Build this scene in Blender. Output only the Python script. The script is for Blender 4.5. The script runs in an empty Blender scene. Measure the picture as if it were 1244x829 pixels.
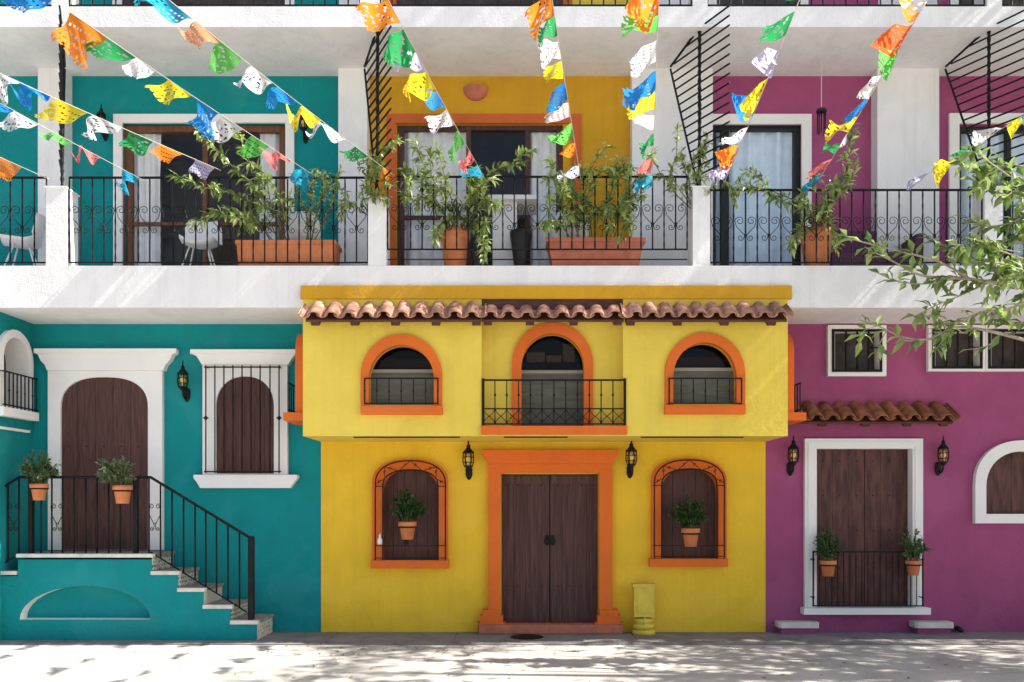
import bpy, bmesh, math, random
from mathutils import Vector, Matrix, geometry

random.seed(11)
R = math.radians
sc = bpy.context.scene
COL = sc.collection

# ------------------------------------------------------------------ measures
K, CX, CY, D = 1012.0, 630.0, 611.0, 11.0        # focal in px of the 1244 px photo, vanishing point, camera distance
EYE = 157 * D / K                                # eye height above the pavement


def P(px, py, y=0.0):
    d = y + D
    return Vector(((px - CX) * d / K, y, EYE + (CY - py) * d / K))


def X(px, y=0.0): return (px - CX) * (y + D) / K
def Z(py, y=0.0): return EYE + (CY - py) * (y + D) / K


# ------------------------------------------------------------------ camera, light, exposure
cam = bpy.data.objects.new('camera', bpy.data.cameras.new('camera'))
COL.objects.link(cam)
cam.location = (0, -D, EYE)
cam.rotation_euler = (R(90), 0, 0)
cam.data.sensor_width = 36
cam.data.lens = 36 * K / 1244
cam.data.shift_x = -8 / 1244
cam.data.shift_y = 196.5 / 1244
cam.data.clip_start = .05
cam.data.clip_end = 1000
sc.camera = cam

SUN = Vector((.70, -.056, .72)).normalized()     # towards the sun: high, far right, a hair in front of the facade
w = bpy.data.worlds.new('World'); sc.world = w; w.use_nodes = True
nt = w.node_tree
sky = nt.nodes.new('ShaderNodeTexSky'); sky.sky_type = 'NISHITA'; sky.sun_disc = False
sky.sun_elevation = math.asin(SUN.z); sky.sun_rotation = math.atan2(SUN.x, SUN.y)
sky.air_density = 1.0; sky.dust_density = 2.5; sky.ozone_density = 1.0
nt.links.new(sky.outputs[0], nt.nodes['Background'].inputs[0])
nt.nodes['Background'].inputs[1].default_value = .075
sl = bpy.data.lights.new('sun', 'SUN'); sl.energy = 5.0; sl.angle = R(.5); sl.color = (1, .94, .84)
so = bpy.data.objects.new('sun', sl); COL.objects.link(so)
so.rotation_euler = SUN.to_track_quat('Z', 'Y').to_euler()
so.location = (8, -5, 20)
sc.view_settings.view_transform = 'Standard'; sc.view_settings.look = 'None'
sc.view_settings.exposure = 1.55; sc.view_settings.gamma = 1.0; sc.view_settings.use_curve_mapping = False


# ------------------------------------------------------------------ materials
def S(h):
    h = h.lstrip('#'); o = []
    for i in (0, 2, 4):
        c = int(h[i:i + 2], 16) / 255
        o.append(c / 12.92 if c <= .04045 else ((c + .055) / 1.055) ** 2.4)
    return tuple(o)


def base_mat(name):
    m = bpy.data.materials.new(name); m.use_nodes = True
    return m, m.node_tree, m.node_tree.nodes['Principled BSDF']


def mat(name, col, rough=.85, var=.08, scale=1.6, bump=.12, bscale=45, metal=0.0, spec=.3, stretch=(1, 1, 1), island=0.0, col2=None, stain=0.0, streak=0.0, trowel=0.0):
    m, t, b = base_mat(name); N = t.nodes.new; L = t.links.new
    g = N('ShaderNodeNewGeometry'); mp = N('ShaderNodeMapping'); mp.inputs['Scale'].default_value = stretch
    L(g.outputs['Position'], mp.inputs['Vector'])
    n1 = N('ShaderNodeTexNoise'); n1.inputs['Scale'].default_value = scale; n1.inputs['Detail'].default_value = 7; n1.inputs['Roughness'].default_value = .62
    L(mp.outputs[0], n1.inputs['Vector'])
    r = N('ShaderNodeValToRGB')
    lo = [c * (1 - var * 1.6) for c in col]; hi = [min(1, c * (1 + var * 1.6)) for c in (col2 or col)]
    r.color_ramp.elements[0].position = .3; r.color_ramp.elements[0].color = (*lo, 1)
    r.color_ramp.elements[1].position = .72; r.color_ramp.elements[1].color = (*hi, 1)
    L(n1.outputs['Fac'], r.inputs[0]); out = r.outputs[0]
    if stain:                                      # fine speckled wear with a shape of its own
        n3 = N('ShaderNodeTexNoise'); n3.inputs['Scale'].default_value = 7; n3.inputs['Detail'].default_value = 12; n3.inputs['Roughness'].default_value = .75
        mp3 = N('ShaderNodeMapping'); mp3.inputs['Scale'].default_value = (1, 1, .35); L(g.outputs['Position'], mp3.inputs['Vector']); L(mp3.outputs[0], n3.inputs['Vector'])
        r3 = N('ShaderNodeValToRGB'); r3.color_ramp.elements[0].position = .56; r3.color_ramp.elements[0].color = (0, 0, 0, 1)
        r3.color_ramp.elements[1].position = .78; r3.color_ramp.elements[1].color = (stain, stain, stain, 1)
        L(n3.outputs['Fac'], r3.inputs[0])
        mx = N('ShaderNodeMix'); mx.data_type = 'RGBA'; L(r3.outputs[0], mx.inputs['Factor']); L(out, mx.inputs['A'])
        mx.inputs['B'].default_value = (*[c * .55 + .03 for c in col], 1); out = mx.outputs['Result']
    if streak:                                     # rain streaks and repaired patches
        mp4 = N('ShaderNodeMapping'); mp4.inputs['Scale'].default_value = (6.5, 6.5, .28); L(g.outputs['Position'], mp4.inputs['Vector'])
        n4 = N('ShaderNodeTexNoise'); n4.inputs['Scale'].default_value = 1.6; n4.inputs['Detail'].default_value = 6; n4.inputs['Roughness'].default_value = .65; L(mp4.outputs[0], n4.inputs['Vector'])
        r4 = N('ShaderNodeValToRGB'); r4.color_ramp.elements[0].position = .50; r4.color_ramp.elements[0].color = (0, 0, 0, 1)
        r4.color_ramp.elements[1].position = .80; r4.color_ramp.elements[1].color = (streak,) * 3 + (1,); L(n4.outputs['Fac'], r4.inputs[0])
        m4 = N('ShaderNodeMix'); m4.data_type = 'RGBA'; L(r4.outputs[0], m4.inputs['Factor']); L(out, m4.inputs['A'])
        m4.inputs['B'].default_value = (*[c * .62 + .02 for c in col], 1); out = m4.outputs['Result']
        n5 = N('ShaderNodeTexNoise'); n5.inputs['Scale'].default_value = .9; n5.inputs['Detail'].default_value = 3; n5.inputs['Distortion'].default_value = .6; L(g.outputs['Position'], n5.inputs['Vector'])
        r5 = N('ShaderNodeValToRGB'); r5.color_ramp.elements[0].position = .54; r5.color_ramp.elements[0].color = (0, 0, 0, 1)
        r5.color_ramp.elements[1].position = .60; r5.color_ramp.elements[1].color = (streak * .8,) * 3 + (1,); L(n5.outputs['Fac'], r5.inputs[0])
        m5 = N('ShaderNodeMix'); m5.data_type = 'RGBA'; L(r5.outputs[0], m5.inputs['Factor']); L(out, m5.inputs['A'])
        m5.inputs['B'].default_value = (*[min(1, c * 1.12 + .035) for c in col], 1); out = m5.outputs['Result']
    if island:
        hs = N('ShaderNodeHueSaturation'); ma = N('ShaderNodeMapRange')
        ma.inputs['To Min'].default_value = 1 - island; ma.inputs['To Max'].default_value = 1 + island
        L(g.outputs['Random Per Island'], ma.inputs['Value']); L(ma.outputs[0], hs.inputs['Value']); L(out, hs.inputs['Color']); out = hs.outputs[0]
    L(out, b.inputs['Base Color'])
    b.inputs['Roughness'].default_value = rough; b.inputs['Metallic'].default_value = metal
    b.inputs['Specular IOR Level'].default_value = spec
    if bump:
        n2 = N('ShaderNodeTexNoise'); n2.inputs['Scale'].default_value = bscale; n2.inputs['Detail'].default_value = 5
        L(mp.outputs[0], n2.inputs['Vector'])
        ad = N('ShaderNodeMath'); ad.operation = 'ADD'; L(n2.outputs['Fac'], ad.inputs[0]); L(n1.outputs['Fac'], ad.inputs[1])
        if trowel:
            n6 = N('ShaderNodeTexNoise'); n6.inputs['Scale'].default_value = 7; n6.inputs['Detail'].default_value = 2; n6.inputs['Distortion'].default_value = 1.2; L(g.outputs['Position'], n6.inputs['Vector'])
            a2 = N('ShaderNodeMath'); a2.operation = 'MULTIPLY_ADD'; a2.inputs[1].default_value = trowel; L(n6.outputs['Fac'], a2.inputs[0]); L(ad.outputs[0], a2.inputs[2]); ad = a2
        bp = N('ShaderNodeBump'); bp.inputs['Strength'].default_value = bump; bp.inputs['Distance'].default_value = .02
        L(ad.outputs[0], bp.inputs['Height']); L(bp.outputs[0], b.inputs['Normal'])
    return m


def leaf_mat(name, dark, light, trans=.35, rough=.45):
    m, t, b = base_mat(name); N = t.nodes.new; L = t.links.new
    g = N('ShaderNodeNewGeometry'); r = N('ShaderNodeValToRGB')
    r.color_ramp.elements[0].color = (*dark, 1); r.color_ramp.elements[1].color = (*light, 1)
    L(g.outputs['Random Per Island'], r.inputs[0]); L(r.outputs[0], b.inputs['Base Color'])
    b.inputs['Roughness'].default_value = rough; b.inputs['Specular IOR Level'].default_value = .45
    tr = N('ShaderNodeBsdfTranslucent'); mx = N('ShaderNodeMixShader'); mx.inputs[0].default_value = trans
    L(r.outputs[0], tr.inputs[0]); L(b.outputs[0], mx.inputs[1]); L(tr.outputs[0], mx.inputs[2])
    L(mx.outputs[0], t.nodes['Material Output'].inputs[0])
    return m


def paper_mat(name, col):
    m, t, b = base_mat(name); N = t.nodes.new; L = t.links.new
    b.inputs['Base Color'].default_value = (*col, 1); b.inputs['Roughness'].default_value = .45
    tr = N('ShaderNodeBsdfTranslucent'); tr.inputs[0].default_value = (*[min(1, c * 1.15 + .01) for c in col], 1)
    mx = N('ShaderNodeMixShader'); mx.inputs[0].default_value = .52
    L(b.outputs[0], mx.inputs[1]); L(tr.outputs[0], mx.inputs[2]); L(mx.outputs[0], t.nodes['Material Output'].inputs[0])
    return m


def glass_mat(name, tint, refl=.12):
    m, t, b = base_mat(name); N = t.nodes.new; L = t.links.new
    tr = N('ShaderNodeBsdfTransparent'); tr.inputs[0].default_value = (*tint, 1)
    gl = N('ShaderNodeBsdfGlossy'); gl.inputs['Roughness'].default_value = .03
    fr = N('ShaderNodeLayerWeight'); fr.inputs['Blend'].default_value = .5
    pw = N('ShaderNodeMath'); pw.operation = 'POWER'; pw.inputs[1].default_value = 4; L(fr.outputs['Facing'], pw.inputs[0])
    ad = N('ShaderNodeMath'); ad.operation = 'MULTIPLY_ADD'; ad.inputs[1].default_value = .6; ad.inputs[2].default_value = refl; L(pw.outputs[0], ad.inputs[0])
    mx = N('ShaderNodeMixShader'); L(ad.outputs[0], mx.inputs[0]); L(tr.outputs[0], mx.inputs[1]); L(gl.outputs[0], mx.inputs[2])
    L(mx.outputs[0], t.nodes['Material Output'].inputs[0])
    return m


def tile_mat(name):
    m, t, b = base_mat(name); N = t.nodes.new; L = t.links.new
    g = N('ShaderNodeNewGeometry'); mp = N('ShaderNodeMapping'); mp.inputs['Scale'].default_value = (22, 22, 22)
    L(g.outputs['Position'], mp.inputs[0])
    v = N('ShaderNodeTexVoronoi'); v.inputs['Scale'].default_value = .9; v.inputs['Randomness'].default_value = .25; L(mp.outputs[0], v.inputs['Vector'])
    r = N('ShaderNodeValToRGB'); r.color_ramp.interpolation = 'CONSTANT'
    r.color_ramp.elements[0].color = (.06, .05, .045, 1); r.color_ramp.elements[1].position = .36; r.color_ramp.elements[1].color = (.62, .58, .5, 1)
    L(v.outputs['Distance'], r.inputs[0]); L(r.outputs[0], b.inputs['Base Color']); b.inputs['Roughness'].default_value = .3
    return m


M = {}
M['teal'] = mat('teal_plaster', (.0, .225, .235), var=.07, stain=.25, bump=.22, streak=.32, trowel=2.2)
M['yellow'] = mat('yellow_plaster', (.76, .49, .03), var=.06, stain=.3, bump=.22, streak=.32, trowel=2.2)
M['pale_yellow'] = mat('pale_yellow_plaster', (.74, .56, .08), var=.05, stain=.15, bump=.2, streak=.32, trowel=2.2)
M['purple'] = mat('purple_plaster', (.315, .066, .165), var=.08, stain=.3, bump=.22, streak=.32, trowel=2.2)
M['white'] = mat('white_plaster', (.75, .745, .75), var=.04, stain=.2, bump=.2, streak=.38, trowel=1.0)
M['trim'] = mat('white_trim', (.79, .775, .755), var=.03, stain=.12, bump=.1)
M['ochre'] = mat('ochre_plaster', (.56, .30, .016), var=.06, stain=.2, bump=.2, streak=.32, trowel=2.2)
M['orange'] = mat('orange_plaster', (.68, .145, .02), var=.06, stain=.12, bump=.18, streak=.3, trowel=2)
M['brick_orange'] = mat('brick_orange_paint', (.52, .115, .03), var=.08, stain=.15, bump=.15)
M['wood_red'] = mat('red_brown_wood', (.088, .034, .028), rough=.6, var=.4, scale=3, stretch=(5, 5, .9), bump=.3, bscale=9, stain=.3)
M['wood_grey'] = mat('grey_brown_wood', (.078, .036, .032), rough=.65, var=.35, scale=4, stretch=(10, 10, .4), bump=.35, bscale=8, stain=.35)
M['wood'] = mat('dark_brown_wood', (.085, .037, .030), rough=.6, var=.3, scale=5, stretch=(9, 9, .55), bump=.35, bscale=10)
M['lightwood'] = mat('brown_frame_wood', (.16, .065, .03), rough=.5, var=.25, scale=4, stretch=(7, 7, .6), bump=.2, bscale=12)
M['beam'] = mat('beam_wood', (.085, .035, .025), rough=.7, var=.3, scale=6, stretch=(1, 6, 6), bump=.3, bscale=14)
M['iron'] = mat('black_iron', (.008, .008, .008), rough=.55, var=.4, scale=12, bump=.15, spec=.2)
M['tile'] = mat('clay_roof_tile', (.37, .155, .10), rough=.8, var=.3, scale=9, bump=.25, bscale=60, island=.28, col2=(.46, .25, .18))
M['tile_dark'] = mat('old_roof_tile', (.28, .10, .05), rough=.85, var=.35, scale=9, bump=.25, bscale=60, island=.3)
M['terracotta'] = mat('terracotta', (.56, .20, .085), rough=.8, var=.12, scale=8, bump=.1, bscale=80)
M['terracotta_dull'] = mat('dull_terracotta', (.45, .15, .09), rough=.8, var=.14, scale=8, bump=.1, bscale=80)
M['soil'] = mat('soil', (.03, .02, .014), bump=.5)
M['stone'] = mat('pale_stone', (.62, .59, .54), rough=.7, var=.14, scale=5, bump=.2, stain=.4)
M['tread'] = mat('tread_stone', (.30, .26, .23), rough=.75, var=.2, scale=8, bump=.25, stain=.4)
M['riser'] = tile_mat('patterned_riser')
M['pavement'] = mat('pavement_concrete', (.22, .205, .20), rough=.85, var=.18, scale=2.2, bump=.3, bscale=40, stain=.5)
M['room'] = mat('room_plaster', (.34, .28, .24), var=.1, bump=0)
M['curtain'] = mat('pale_curtain', (.84, .85, .89), rough=.9, var=.06, scale=5, bump=0)
M['curtain_blue'] = mat('blue_curtain', (.80, .85, .90), rough=.9, var=.06, scale=5, bump=0)
M['plastic'] = mat('white_plastic', (.78, .78, .78), rough=.4, var=.02, bump=0)
M['black'] = mat('black_plastic', (.02, .02, .022), rough=.5, var=.1, bump=0)
M['greypanel'] = mat('grey_green_panel', (.10, .096, .072), rough=.5, var=.2, scale=3, bump=.1, stretch=(1, 1, 6))
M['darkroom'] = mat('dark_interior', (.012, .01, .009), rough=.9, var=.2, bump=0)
M['dark_pane'] = mat('dark_pane', (.05, .034, .03), rough=.3, var=.4, scale=4, bump=0, spec=.4)
M['sashbar'] = mat('grey_sash', (.28, .24, .18), rough=.6, var=.1, bump=.05)
M['box'] = mat('faded_lime_paint', (.66, .50, .06), rough=.55, var=.1, scale=6, bump=.08, stain=.3)
M['purple_weave'] = mat('purple_weave', (.11, .04, .085), rough=.8, var=.3, scale=40, bump=.4, bscale=120)
M['rope'] = mat('string', (.6, .55, .5), bump=0)
M['bark'] = mat('pale_bark', (.34, .28, .22), rough=.9, var=.25, scale=12, bump=.5, bscale=40)
M['stem'] = mat('green_stem', (.16, .15, .06), rough=.8, var=.2, scale=20, bump=.1)
M['bulb'] = mat('amber_bulb', (.95, .72, .25), rough=.4, var=.05, bump=0)
M['glass'] = glass_mat('window_glass', (.96, .96, .95), .02)
M['dark_glass'] = glass_mat('dark_glass', (.6, .57, .52), .012)
M['blue_glass'] = glass_mat('blue_glass', (.95, .98, 1.0), .025)
M['lamp_glass'] = glass_mat('lamp_glass', (.99, .92, .70), .04)
M['leaf_tree'] = leaf_mat('tree_leaf', (.09, .17, .04), (.42, .54, .18), .38, .3)
M['leaf_balcony'] = leaf_mat('balcony_leaf', (.09, .16, .035), (.46, .56, .20), .38, .3)
M['leaf_herb'] = leaf_mat('herb_leaf', (.035, .08, .025), (.14, .22, .08), .2, .55)
M['leaf_grey'] = leaf_mat('grey_herb_leaf', (.06, .10, .045), (.24, .30, .16), .2, .6)
M['leaf_deep'] = leaf_mat('deep_green_leaf', (.016, .055, .016), (.05, .13, .03), .2, .5)
M['litter'] = leaf_mat('dry_leaf', (.12, .06, .02), (.30, .20, .05), .1, .8)
FLAG = {'orange': (.72, .20, .012), 'rust': (.60, .10, .02), 'peach': (.62, .27, .13), 'green': (.012, .26, .07), 'lime': (.10, .42, .07), 'white': (.58, .56, .57),
        'lilac': (.46, .42, .60), 'yellow': (.68, .54, .012), 'blue': (.006, .19, .52), 'pink': (.66, .15, .14), 'cyan': (.015, .28, .44)}
for k_, c_ in FLAG.items(): M['flag_' + k_] = paper_mat(k_ + '_paper', c_)


def road_mat():
    m = mat('pale_road', (.41, .39, .36), rough=.85, var=.14, scale=1.3, bump=.25, bscale=30, stain=.45)  # even pale grey base colour with random mottling and stains
    return m


M['road'] = road_mat()


# ------------------------------------------------------------------ mesh builder
class MB:
    def __init__(s): s.v = []; s.f = []; s.sm = []

    def add(s, vs, fs, smooth=False):
        b = len(s.v); s.v += [tuple(v) for v in vs]
        s.f += [tuple(i + b for i in f) for f in fs]; s.sm += [smooth] * len(fs); return s

    def box(s, x0, x1, y0, y1, z0, z1):
        x0, x1 = min(x0, x1), max(x0, x1); y0, y1 = min(y0, y1), max(y0, y1); z0, z1 = min(z0, z1), max(z0, z1)
        return s.add([(x0, y0, z0), (x1, y0, z0), (x1, y1, z0), (x0, y1, z0), (x0, y0, z1), (x1, y0, z1), (x1, y1, z1), (x0, y1, z1)],
                     [(0, 3, 2, 1), (4, 5, 6, 7), (0, 1, 5, 4), (1, 2, 6, 5), (2, 3, 7, 6), (3, 0, 4, 7)])

    def pbox(s, a, b, c, d, yf, yb):                 # rectangle a..b x c..d in photo px, measured in the plane y = yf
        return s.box(X(a, yf), X(b, yf), yf, yb, Z(d, yf), Z(c, yf))

    def tube(s, pts, r, n=6, caps=True):
        pts = [Vector(p) for p in pts]; m = len(pts)
        rs = r if isinstance(r, (list, tuple)) else [r] * m
        vs, fs = [], []; u = None
        for i, p in enumerate(pts):
            t = (pts[min(i + 1, m - 1)] - pts[max(i - 1, 0)])
            t = t.normalized() if t.length > 1e-9 else Vector((0, 0, 1))
            if u is None:
                u = t.cross(Vector((0, 1, 0)) if abs(t.y) < .9 else Vector((1, 0, 0))).normalized()
            else:
                u = (u - t * u.dot(t)); u = u.normalized() if u.length > 1e-6 else t.orthogonal().normalized()
            q = t.cross(u)
            for k in range(n):
                a = 2 * math.pi * k / n; vs.append(p + (u * math.cos(a) + q * math.sin(a)) * rs[i])
        for i in range(m - 1):
            for k in range(n):
                k2 = (k + 1) % n; fs.append((i * n + k, i * n + k2, (i + 1) * n + k2, (i + 1) * n + k))
        if caps:
            fs.append(tuple(range(n))[::-1]); fs.append(tuple((m - 1) * n + k for k in range(n)))
        return s.add(vs, fs, n > 5)

    def bar(s, a, b, r, n=6): return s.tube([a, b], r, n)

    def lathe(s, prof, n=12, c=(0, 0, 0), smooth=True, rot=0.0):
        c = Vector(c); vs, fs = [], []
        for (r, z) in prof:
            for k in range(n):
                a = 2 * math.pi * (k + rot) / n; vs.append(c + Vector((r * math.cos(a), r * math.sin(a), z)))
        for i in range(len(prof) - 1):
            for k in range(n):
                k2 = (k + 1) % n; fs.append((i * n + k, i * n + k2, (i + 1) * n + k2, (i + 1) * n + k))
        fs.append(tuple(range(n))[::-1]); fs.append(tuple((len(prof) - 1) * n + k for k in range(n)))
        return s.add(vs, fs, smooth)

    def prism(s, poly, yf, yb):                      # px polygon in plane yf, extruded straight back to yb
        q = [P(a, b, yf) for a, b in poly]; n = len(q)
        vs = q + [Vector((p.x, yb, p.z)) for p in q]
        tri = geometry.tessellate_polygon([q])
        fs = [tuple(t) for t in tri] + [tuple(i + n for i in t[::-1]) for t in tri]
        fs += [(i, (i + 1) % n, (i + 1) % n + n, i + n) for i in range(n)]
        return s.add(vs, fs)

    def ring(s, outer, inner, yf, yb, closed=True):
        n = len(outer); o = [P(a, b, yf) for a, b in outer]; q = [P(a, b, yf) for a, b in inner]
        bk = lambda L: [Vector((p.x, yb, p.z)) for p in L]
        vs = o + q + bk(o) + bk(q); fs = []
        for i in range(n if closed else n - 1):
            j = (i + 1) % n
            fs += [(i, j, n + j, n + i), (i, 2 * n + i, 2 * n + j, j), (n + i, n + j, 3 * n + j, 3 * n + i)]
        if not closed:
            for i in (0, n - 1): fs.append((i, n + i, 3 * n + i, 2 * n + i))
        return s.add(vs, fs)

    def panel(s, outer, holes, yf, yb=None, reveal=.15):
        L = [[P(a, b, yf) for a, b in outer]] + [[P(a, b, yf) for a, b in h] for h in holes]
        flat = [p for l in L for p in l]
        s.add(flat, [tuple(t) for t in geometry.tessellate_polygon(L)])
        for k, l in enumerate(L):
            if k == 0 and yb is None: continue
            y2 = yb if k == 0 else yf + reveal
            n = len(l); s.add(l + [Vector((p.x, y2, p.z)) for p in l], [(i, (i + 1) % n, (i + 1) % n + n, i + n) for i in range(n)])
        return s

    def build(s, name, m, parent=None, label=None, fix=True):
        me = bpy.data.meshes.new(name); me.from_pydata(s.v, [], s.f)
        if any(s.sm): me.polygons.foreach_set('use_smooth', s.sm)
        if fix and len(s.f) < 20000:
            bm = bmesh.new(); bm.from_mesh(me); bmesh.ops.recalc_face_normals(bm, faces=bm.faces); bm.to_mesh(me); bm.free()
        me.update(); me.materials.append(M[m] if isinstance(m, str) else m)
        o = bpy.data.objects.new(name, me); COL.objects.link(o)
        if parent is not None:
            o.parent = parent
            r = parent
            while r.parent: r = r.parent
            if parent is r: o.matrix_parent_inverse = Matrix.Translation(-r.location)
        if label: o['label'] = label
        return o


def tag(o, label, cat, group=None):
    o['label'] = label; o['category'] = cat
    if group: o['group'] = group
    return o


def thing(name, label, cat, loc=(0, 0, 0), group=None):
    o = bpy.data.objects.new(name, None); COL.objects.link(o); o.location = loc; o.empty_display_size = .1
    return tag(o, label, cat, group)


def copy_tree(o, loc, label, group=None, scale=None, rz=None):
    def rec(s, par):
        c = s.copy(); COL.objects.link(c)
        if par: c.parent = par
        for ch in s.children: rec(ch, c)
        return c
    r = rec(o, None); r.location = loc; r['label'] = label
    if scale: r.scale = (scale,) * 3
    if rz is not None: r.rotation_euler.z = rz
    if group: r['group'] = group
    return r


def arch(x0, x1, yt, ys, yb, n=20, e=2.0):
    c, rx, ry = (x0 + x1) / 2, (x1 - x0) / 2, ys - yt; o = [(x0, yb)]
    for k in range(n + 1):
        a = math.pi - math.pi * k / n; ca, sa = math.cos(a), math.sin(a)
        o.append((c + rx * math.copysign(abs(ca) ** (2 / e), ca), ys - ry * abs(sa) ** (2 / e)))
    o.append((x1, yb)); return o


def rect(a, b, c, d): return [(a, d), (a, c), (b, c), (b, d)]


def smooth_line(pts, sub=6):
    p = [Vector(q) for q in pts]; p = [p[0] * 2 - p[1]] + p + [p[-1] * 2 - p[-2]]; o = []
    for i in range(1, len(p) - 2):
        for k in range(sub):
            t = k / sub; a, b, c, d = p[i - 1:i + 3]
            o.append(.5 * ((2 * b) + (c - a) * t + (2 * a - 5 * b + 4 * c - d) * t * t + (3 * b - a - 3 * c + d) * t ** 3))
    o.append(p[-2]); return o


def rnd_unit():
    while True:
        v = Vector((random.uniform(-1, 1), random.uniform(-1, 1), random.uniform(-1, 1)))
        if .05 < v.length < 1: return v.normalized()


def leaf(mb, p, d, L, Wd, nrm=None, droop=.15):
    n = nrm or rnd_unit(); sd = d.cross(n)
    if sd.length < .05: sd = d.orthogonal()
    sd.normalize(); n = sd.cross(d)
    mid = p + d * L * .5
    mb.add([p, mid + sd * Wd * .5 + n * Wd * .16, p + d * L - n * L * droop, mid - sd * Wd * .5 + n * Wd * .16, mid],
           [(0, 1, 2, 4), (0, 4, 2, 3)])


def spray(st, lf, pts, r0, L, Wd, dens, start=.2, spread=.9, droop=-.25, r1=.003):
    q = smooth_line(pts); m = len(q)
    st.tube(q, [r0 + (r1 - r0) * i / (m - 1) for i in range(m)], 5)
    ln = sum((q[i + 1] - q[i]).length for i in range(m - 1)); n = int(ln * dens)
    for _ in range(n):
        t = start + (1 - start) * random.random(); f = t * (m - 1); i = min(int(f), m - 2)
        p = q[i].lerp(q[i + 1], f - i); tg = (q[i + 1] - q[i]).normalized()
        d = (tg * .7 + rnd_unit() * spread + Vector((0, 0, droop))).normalized()
        up = Vector((random.uniform(-.6, .6), random.uniform(-.9, .3), 1)).normalized()
        leaf(lf, p, d, L * random.uniform(.7, 1.2), Wd * random.uniform(.8, 1.2), up)


# ------------------------------------------------------------------ planes
F = -.913                      # front of the balcony slabs
BK = .25                       # back wall of the balconies
SL_T, SL_B = Z(323, F), Z(374, F)
S3_T, S3_B = Z(8, F), Z(33, F)
LEV = S3_T - SL_T
XL, XR = -9.0, 12.0

# ------------------------------------------------------------------ ground
def structure(o): o['kind'] = 'structure'; return o


structure(MB().add([(-150, -150, -.012), (150, -150, -.012), (150, 150, -.012), (-150, 150, -.012)], [(0, 1, 2, 3)]).build('road', 'road'))
pv = MB()
xx_ = -60.0
while xx_ < 60:
    wd_ = random.uniform(1.5, 2.3); pv.box(xx_, xx_ + wd_ - .009, -.80, .6, -.1, random.uniform(-.002, .002)); xx_ += wd_
xx_ = -60.0
while xx_ < 60:
    pv.box(xx_, xx_ + .892, -.945, -.808, -.1, random.uniform(-.002, .003)); xx_ += .90
structure(pv.build('pavement', 'pavement'))

# ------------------------------------------------------------------ apartment block with balconies
apt = thing('apartment_building', 'white apartment block with coloured balcony walls above the three painted house fronts', 'building', (0, .3, 0))
MB().box(XL, XR, F, .3, SL_B, SL_T).build('floor_slab', 'white', apt)
MB().box(XL, XR, F, .3, S3_B, S3_T).build('floor_slab', 'white', apt)
MB().box(XL, XR, F, .3, S3_B + LEV, S3_T + LEV).build('floor_slab', 'white', apt)
MB().box(XL, XR, 3.2, 5.5, 0, S3_T + LEV).build('rear_block', 'room', apt)
MB().box(XR, XR + .2, F, 3.2, 0, S3_T + LEV).build('end_wall', 'white', apt)
MB().box(XL - .2, XL, F, 3.2, 0, S3_T + LEV).build('end_wall', 'white', apt)
MB().box(XL, XR, .3, 3.2, S3_T + LEV - .2, S3_T + LEV).build('roof', 'white', apt)
YT, YB = 60, 332                # photo rows well past ceiling and floor of the balcony storey


def balcony_wall(a, b, m, hole=None):
    MB().panel(rect(a, b, YT, YB), [rect(*hole)] if hole else [], BK, BK + .25, .12).build('balcony_wall', m, apt)


balcony_wall(-320, 50, 'teal')
balcony_wall(76, 412, 'teal', (149, 347, 150, 326))
balcony_wall(412, 447, 'white')
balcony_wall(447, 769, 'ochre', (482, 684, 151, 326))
balcony_wall(769, 864, 'white')
balcony_wall(864, 1067, 'purple', (864.5, 974, 151, 326))
balcony_wall(1067, 1140, 'white')
balcony_wall(1140, 1700, 'purple', (1163, 1420, 152, 326))
for a, b in ((46, 78), (411, 446), (768, 866), (1066, 1141)):
    MB().box(X(a, .05), X(b, .05), .05, BK, SL_T, S3_B).build('pier', 'white', apt)
for a, b in ((55, 79), (447, 469), (842, 863), (1197, 1219)):
    top = 228 if a < 200 or a > 800 else 240
    mb = MB().box(X(a, F), X(b, F), F + .012, F + .3, SL_T, Z(top, F))
    mb.box(X(a - 1, F), X(b + 1, F), F - .004, F + .32, Z(top, F), Z(top - 2, F)).build('pedestal', 'white', apt)
# upper storey, only its foot is in view
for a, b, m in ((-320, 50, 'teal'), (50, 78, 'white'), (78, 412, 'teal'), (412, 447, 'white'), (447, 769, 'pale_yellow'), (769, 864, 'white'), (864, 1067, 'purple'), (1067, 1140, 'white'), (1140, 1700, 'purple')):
    MB().box(X(a, BK), X(b, BK), BK, BK + .25, S3_T, S3_B + LEV).build('balcony_wall', m, apt)
for a, b, m in ((149, 347, 'dark_pane'), (482, 684, 'dark_pane'), (870, 970, 'blue_glass'), (1163, 1420, 'blue_glass')):
    up_ = MB().box(X(a, BK), X(b, BK), BK - .012, BK - .002, S3_T, S3_T + 2.1).build('upper_door', 'dark_pane', apt)
    for u, v in ((a - 11, a), (b, b + 11)): MB().box(X(u, BK), X(v, BK), BK - .035, BK, S3_T, S3_T + 2.2).build('door_jamb', 'brick_orange' if 400 < a < 600 else 'trim', up_)
for a, b in ((62, 80), (437, 460), (778, 800), (842, 860), (1200, 1218)):
    MB().box(X(a, F), X(b, F), F + .012, F + .3, S3_T, S3_T + .9).build('pedestal', 'white', apt)


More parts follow.
